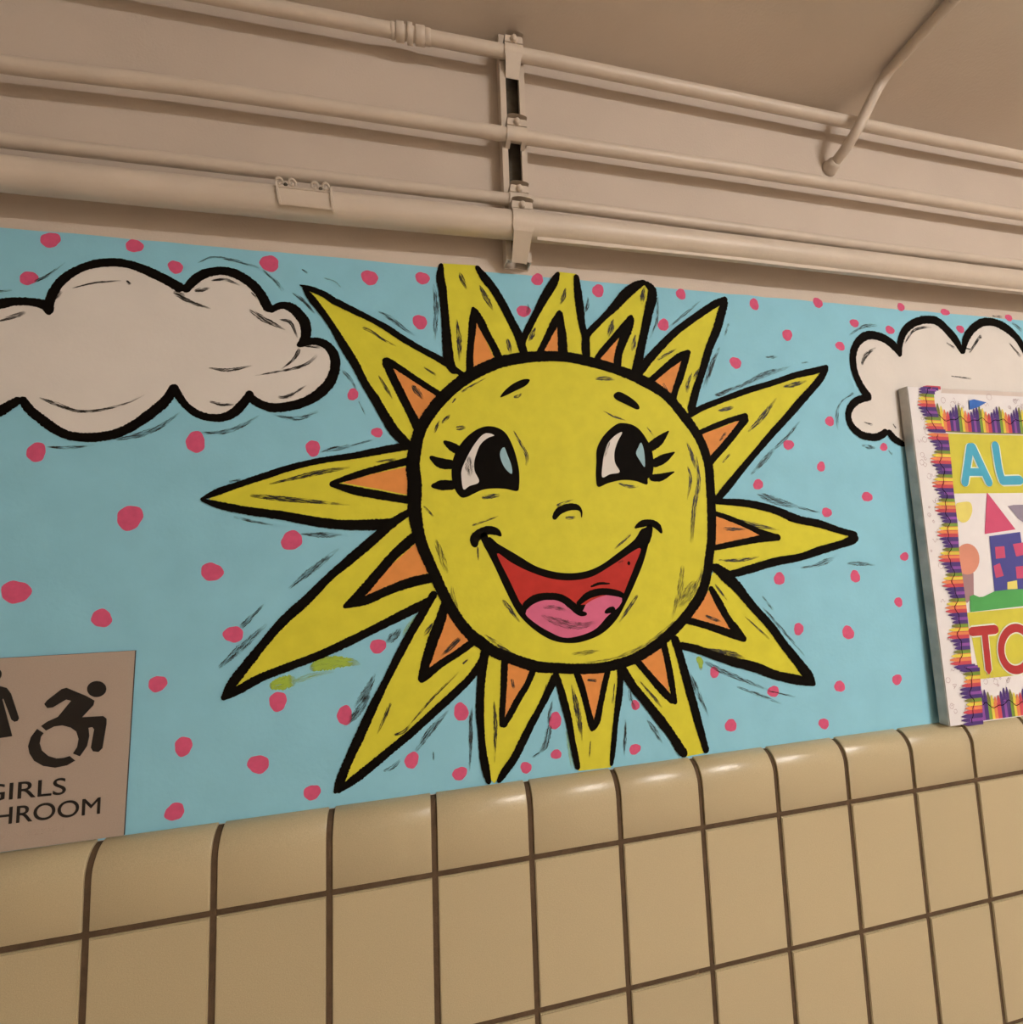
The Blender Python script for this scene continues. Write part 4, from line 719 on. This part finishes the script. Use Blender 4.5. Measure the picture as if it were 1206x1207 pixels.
for lx in (0.2215, 0.2665):
    a = math.radians(36)
    bm = bmesh.new()
    sweep_into(bm, [(lx, y - (r + 0.0018) * math.cos(math.radians(v)), zc + (r + 0.0018) * math.sin(math.radians(v))) for v in (44, 38, 32, 26)], [0.001, 0.0024, 0.0026, 0.001], 8)
    link('notch', to_mesh('notch', bm, M['dark']), hold)

# ------------------------------------------------------------------ restroom sign
SX0, SX1, SZ0, SZ1 = -0.196, 0.0278, 0.0968, 0.3225
sign = tag(empty('restroom_sign', (-0.083, -0.001, Z0 + SZ0)), 'tan restroom sign with black figures and lettering above the tiles', 'sign')
bm = bmesh.new()
TILT = -0.020
def sgn(x, z, y_):     # the sign hangs slightly crooked
    cx, cz = -0.083, 0.21
    return (cx + (x - cx) * math.cos(TILT) - (z - cz) * math.sin(TILT), y_, cz + (x - cx) * math.sin(TILT) + (z - cz) * math.cos(TILT) + Z0)
quad = [(SX0, 0.0948), (SX1 - 0.0005, 0.0988), (SX1, SZ1 + 0.0018), (SX0, SZ1)]
fr = [bm.verts.new(sgn(x, z, -0.0030)) for x, z in quad]
bk = [bm.verts.new(sgn(x, z, -0.0004)) for x, z in quad]
bm.faces.new(fr).material_index = 0
bm.faces.new(bk[::-1]).material_index = 1
for k in range(4):
    bm.faces.new((fr[k], fr[(k + 1) % 4], bk[(k + 1) % 4], bk[k])).material_index = 1
link('plate', to_mesh('plate', bm, [M['sign'], M['sign_edge']]), sign)
SF = Flat((0, -0.0030, Z0))
def raised(name, polys, parent, th=0.0008, mat=None):
    bm = bmesh.new()
    for pts in polys:
        q = [(a[0] * 1e-4, a[1] * 1e-4) for a in pts]
        vs = [bm.verts.new(SF.at(x, z, 1)) for x, z in q]
        f = bm.faces.new(vs)
        ext = bmesh.ops.extrude_face_region(bm, geom=[f])
        for v in ext['geom']:
            if isinstance(v, bmesh.types.BMVert): v.co.y -= th
        bmesh.ops.triangulate(bm, faces=[g for g in bm.faces if len(g.verts) > 4])
    return link(name, to_mesh(name, bm, mat or M['sign_black']), parent)
S = SIGN
wc = raised('wheelchair_symbol', [S['wheel'], S['rider'], S['head']], sign)
gx = S['girl_head'][0][0]
right = S['girl']
girl = list(right) + [(2 * gx - x, z) for x, z in right[::-1] if abs(x - gx) > 3]
hr = S['girl_head'][1][0] - gx
raised('girl_symbol', [girl, [(gx + hr * math.cos(t * math.pi / 12), S['girl_head'][0][1] + hr * math.sin(t * math.pi / 12)) for t in range(24)]], sign)

def text_mesh(body):
    cu = bpy.data.curves.new('lettering', 'FONT')
    cu.body = body
    cu.size = 1.0
    o = bpy.data.objects.new('lettering', cu)
    col.objects.link(o)
    bpy.context.view_layer.update()
    me = bpy.data.meshes.new_from_object(o.evaluated_get(bpy.context.evaluated_depsgraph_get()))
    bpy.data.objects.remove(o)
    return me
def lettering(name, body, right_x, base_z, width, height, parent, slope):
    me = text_mesh(body)
    xs = [v.co.x for v in me.vertices]; ys = [v.co.y for v in me.vertices]
    x0, x1, y0, y1 = min(xs), max(xs), min(ys), max(ys)
    bm = bmesh.new()
    bm.from_mesh(me)
    for v in bm.verts:
        dx = (v.co.x - x1) / (x1 - x0) * width
        dz = (v.co.y - y0) / (y1 - y0) * height
        v.co = SF.at(right_x + dx, base_z + dz + slope * dx, 1)
    ext = bmesh.ops.extrude_face_region(bm, geom=list(bm.faces))
    for v in ext['geom']:
        if isinstance(v, bmesh.types.BMVert): v.co.y -= 0.0008
    return link(name, to_mesh(name, bm, M['sign_black']), parent)
o = lettering('lettering', 'GIRLS', -0.0390, 0.1545, 0.0840, 0.0196, sign, -0.024)
o['label'] = 'black raised word GIRLS'
o = lettering('lettering', 'BATHROOM', -0.0014, 0.1264, 0.1640, 0.0196, sign, -0.018)
o['label'] = 'black raised word BATHROOM'
bm = bmesh.new()
rnd = random.Random(3)
for k in range(14):
    for i in range(2):
        for j in range(3):
            if rnd.random() < 0.5: continue
            x, z = -0.130 + k * 0.0068 + i * 0.0024, 0.1160 - 0.018 * (k * 0.0068 - 0.09) - j * 0.0024
            bmesh.ops.create_icosphere(bm, subdivisions=1, radius=0.0008, matrix=Matrix.Translation(SF.at(x, z, 0)))
link('braille', to_mesh('braille', bm, M['sign']), sign)

# ------------------------------------------------------------------ crayon-bordered poster standing on the tile ledge
PW, PH, PT_ = 0.47, 0.6225, 0.0175
PV = Vector((0, 0.010964, 0.99994)); PU = Vector((1, 0, 0)); PN = PU.cross(PV)
PB = Vector((1.306762, -0.0264225, 0.0982375 + Z0))
poster = tag(empty('poster', PB), 'white classroom poster with printed crayon border and yellow lettering panels on the tile ledge', 'poster')
PF = Flat(PB, PU, PV, PN)
bm = bmesh.new()
c = [PB + PU * a + PV * b + PN * d_ for d_ in (-0.0001, -PT_) for a, b in ((0, 0), (PW, 0), (PW, PH), (0, PH))]
vs = [bm.verts.new(q) for q in c]
for f in ((0,1,2,3),(7,6,5,4),(0,4,5,1),(1,5,6,2),(2,6,7,3),(3,7,4,0)):
    bm.faces.new([vs[i] for i in f])
bmesh.ops.bevel(bm, geom=list(bm.edges), offset=0.0012, segments=2, affect='EDGES')
link('board', to_mesh('board', bm, M['board_side']), poster)
T = 1e4
def pf(name, pts, coat, mat, parent=poster, **kw): return fill(name, pts, coat, M[mat], parent, PF, **kw)
P_ = POSTER
paper = pf('paper', [(12, 6), (PW * T - 12, 6), (PW * T - 12, PH * T - 12), (12, PH * T - 12)], 1, 'paper')
pf('grey_band', [(840, 6208), (PW * T - 14, 6208), (PW * T - 14, 6122), (800, 6117)], 2, 'paper_grey')
# faint printed doodles on the paper
rnd = random.Random(11)
bm = bmesh.new()
for k in range(95):
    if k < 55: x, z = rnd.uniform(60, 560), rnd.uniform(150, 6050)
    elif k < 75: x, z = rnd.uniform(700, 4500), rnd.uniform(5850, 6080)
    else: x, z = rnd.uniform(800, 4500), rnd.uniform(560, 800)
    s, a0, n = rnd.uniform(25, 70), rnd.uniform(0, 6.28), rnd.randint(5, 9)
    kind = rnd.random()
    q = []
    for j in range(n):
        t = j / (n - 1)
        if kind < 0.4: q.append((x + s * math.cos(a0 + 6.0 * t), z + s * math.sin(a0 + 6.0 * t), 8))
        elif kind < 0.7: q.append((x + s * (1 - 0.7 * t) * math.cos(a0 + 9 * t), z + s * (1 - 0.7 * t) * math.sin(a0 + 9 * t), 8))
        else: q.append((x + s * (t - 0.5) * 2, z + s * 0.5 * math.sin(9 * t + a0), 8))
    stroke_into(bm, q, 2.2 + 0.01 * k, PF, 0.05, seed=k, step=0.001)
tag(link('doodles', flat_mesh('doodles', bm, M['doodle']), poster), kind='stuff')
# panels and cut-out picture
wide = PW * T - 60
ty = P_['top_yellow']; ly = P_['low_yellow']
pf('yellow_panel', [ty[0], (wide, ty[1][1]), (wide, ty[2][1]), ty[3]], 3, 'poster_yellow')
pf('yellow_panel', [ly[0], (wide, ly[1][1]), (wide, ly[2][1]), ly[3]], 3, 'poster_yellow')
pf('roof', P_['roof'], 5, 'p_pink')
tower = pf('tower', P_['tower'], 5, 'p_purple')
for q in P_['windows']: pf('window', q, 6, 'p_pink', tower)
pf('door', P_['door'], 8, 'p_lime', tower)
pf('paper_cloud', P_['cloud'], 5, 'p_slate')
pf('paper_sun', P_['blob'], 5, 'p_lime', curved=0.003)
tree = pf('tree_crown', P_['tree'], 6, 'p_salmon')
pf('tree_trunk', P_['trunk'], 5, 'p_mauve')
pf('grass', P_['hill'], 7, 'p_green')
pf('flag', P_['flag'], 13, 'p_blue')
def letter(body_strokes, mat, label):
    def grow(s):       # round ends reach half a stroke past the last point
        if len(s) > 12: return s
        (ax, ay, w), (bx, by, _) = s[0], s[1]
        L = math.hypot(ax - bx, ay - by)
        (cx, cy, w2), (dx, dy, _) = s[-1], s[-2]
        K = math.hypot(cx - dx, cy - dy)
        return [(ax + (ax - bx) / L * w / 2, ay + (ay - by) / L * w / 2, w)] + list(s) + [(cx + (cx - dx) / K * w2 / 2, cy + (cy - dy) / K * w2 / 2, w2)]
    body_strokes = [grow(s) for s in body_strokes]
    o = stroke('letter', [[(a, b, w * 1.32) for a, b, w in s] for s in body_strokes], 8, M['letter_edge'], poster, PF, rough=0.0, step=0.002)
    stroke('letter_face', body_strokes, 10, M[mat], o, PF, rough=0.0, step=0.002)
    o['label'] = label
lt, ll = P_['letters_top'], P_['letters_low']
letter([[lt[0][0], tuple((a + b) / 2 for a, b in zip(lt[0][0], lt[0][1])), lt[0][1]], [lt[0][2], tuple((a + b) / 2 for a, b in zip(lt[0][2], lt[0][3])), lt[0][3]], lt[1]], 'letter_blue', 'blue capital A with pale edge')
letter([lt[2][:3], lt[2][2:]], 'letter_blue', 'blue capital L with pale edge')
letter([ll[0], ll[1]], 'letter_red', 'red capital T with pale edge')
letter([ll[2]], 'letter_red', 'red capital O with pale edge')

# crayons of the printed border: body, wrapper band and pointed tip
CR = [M[k] for k in ('c_red', 'c_orange', 'c_yellow', 'c_green', 'c_indigo', 'c_violet', 'black', 'c_olive')]
ORDER = [1, 0, 4, 5, 4, 3, 2]
def crayon_into(bm, base, direction, side, length, width, mi, coat):
    bx, bz = base; dx, dz = direction; sx, sz = side
    def pt(l, s): return (bx + dx * l + sx * s, bz + dz * l + sz * s)
    h = width / 2
    poly_into(bm, [pt(0, -h), pt(0, h), pt(length * 0.60, h), pt(length * 0.60, -h)], coat, PF, mi)
    dark = {0: 0, 1: 0, 2: 1, 3: 7, 4: 4, 5: 4}[mi]
    poly_into(bm, [pt(length * 0.60, -h), pt(length * 0.60, h), pt(length * 0.78, h * 0.95), pt(length, h * 0.25), pt(length, -h * 0.25), pt(length * 0.78, -h * 0.95)], coat, PF, dark if mi in (4, 5, 3) else mi)
    poly_into(bm, [pt(length * 0.50, -h), pt(length * 0.50, h), pt(length * 0.54, h), pt(length * 0.54, -h)], coat + 0.3, PF, dark)
    poly_into(bm, [pt(0, -h), pt(0, -h * 0.6), pt(length * 0.7, -h * 0.6), pt(length * 0.7, -h)], coat + 0.2, PF, 4 if mi in (4, 5) else dark)
def crayon_strip(name, line, tip_dir, length, width, step, coat, phase, wave=0.16):
    """line: points along the flat ends of the crayons"""
    bm = bmesh.new()
    seg, k, ctr = [], 0, []
    L = [0.0]
    for a, b in zip(line, line[1:]): L.append(L[-1] + math.hypot(b[0] - a[0], b[1] - a[1]))
    s = step / 2
    while s < L[-1]:
        i = max(j for j in range(len(L) - 1) if L[j] <= s)
        t = (s - L[i]) / (L[i + 1] - L[i])
        p_ = (line[i][0] + (line[i + 1][0] - line[i][0]) * t, line[i][1] + (line[i + 1][1] - line[i][1]) * t)
        mi = ORDER[(k + phase) % 7]
        ln = length * (1 + wave * math.sin(k * 0.9 + 1))
        crayon_into(bm, p_, tip_dir, (-tip_dir[1], tip_dir[0]), ln, width, mi, coat + 0.01 * (k % 5))
        ctr.append((p_[0] + tip_dir[0] * ln * (0.52 + 0.06 * math.sin(k * 1.7)), p_[1] + tip_dir[1] * ln * (0.52 + 0.06 * math.sin(k * 1.7))))
        s += step; k += 1
    if len(ctr) > 3:
        stroke_into(bm, [(a / 1e-4 * 1e-4, b / 1e-4 * 1e-4, 0.0014) for a, b in ctr], coat + 1.5, PF, 0.05, unit=1.0, seed=4, step=0.002, mi=6)
    return link(name, flat_mesh(name, bm, CR), poster)
Lm = lambda pts: [(a * 1e-4, b * 1e-4) for a, b in pts]
ls = P_['left_strip']
crayon_strip('crayon_border', Lm([(824, 6225), (660, 6160), (610, 6060), (600, 5900), (640, 5700), (700, 5480), (790, 5330)]), (-1, 0.02), 0.040, 0.0066, 0.0066, 9, 1, 0.08)
crayon_strip('crayon_border', Lm([(825, 5310)] + ls[4:11]), (-1, 0.02), 0.043, 0.0066, 0.0066, 10, 0)
crayon_strip('crayon_border', Lm([(700, 1010)] + ls[11:]), (-1, 0.02), 0.043, 0.0066, 0.0066, 10.5, 2)
tsx = P_['top_strip']
crayon_strip('crayon_border', Lm([tsx[0], tsx[1], tsx[2], (wide, tsx[2][1])]), (0.02, 1), 0.047, 0.0074, 0.0074, 6, 4)
crayon_strip('crayon_border', Lm([P_['bottom_strip'][0], (wide, P_['bottom_strip'][1][1])]), (0, 1), 0.046, 0.0076, 0.0076, 6, 3)
crayon_strip('crayon_border', Lm([(wide - 480, 6150), (wide - 480, 40)]), (1, 0.02), 0.043, 0.0066, 0.0066, 10, 3)
stroke('border_rule', [[(560, 5358, 22), (1577, 5342, 22), (2765, 5344, 22), (wide, 5344, 22)]], 7.5, CR[7], poster, PF, rough=0.05)

# ------------------------------------------------------------------ the corridor's ceiling fixture (right of the frame)
lx, ly_ = LAMP_POS
fix = tag(empty('ceiling_light', (lx, ly_, CEIL)), 'rectangular ceiling light fixture with glowing diffuser', 'light')
box('housing', lx - 0.30, lx + 0.30, ly_ - 0.11, ly_ + 0.11, CEIL - 0.020, CEIL - 0.0005, M['pipe_light'], fix)
bm = bmesh.new()                      # wraparound diffuser: glows from its sides and its underside
box_into(bm, lx - 0.28, lx + 0.28, ly_ - 0.09, ly_ + 0.09, CEIL - 0.095, CEIL - 0.021)
bmesh.ops.bevel(bm, geom=list(bm.edges), offset=0.02, segments=2, affect='EDGES')
link('diffuser', to_mesh('diffuser', bm, M['lamp']), fix)
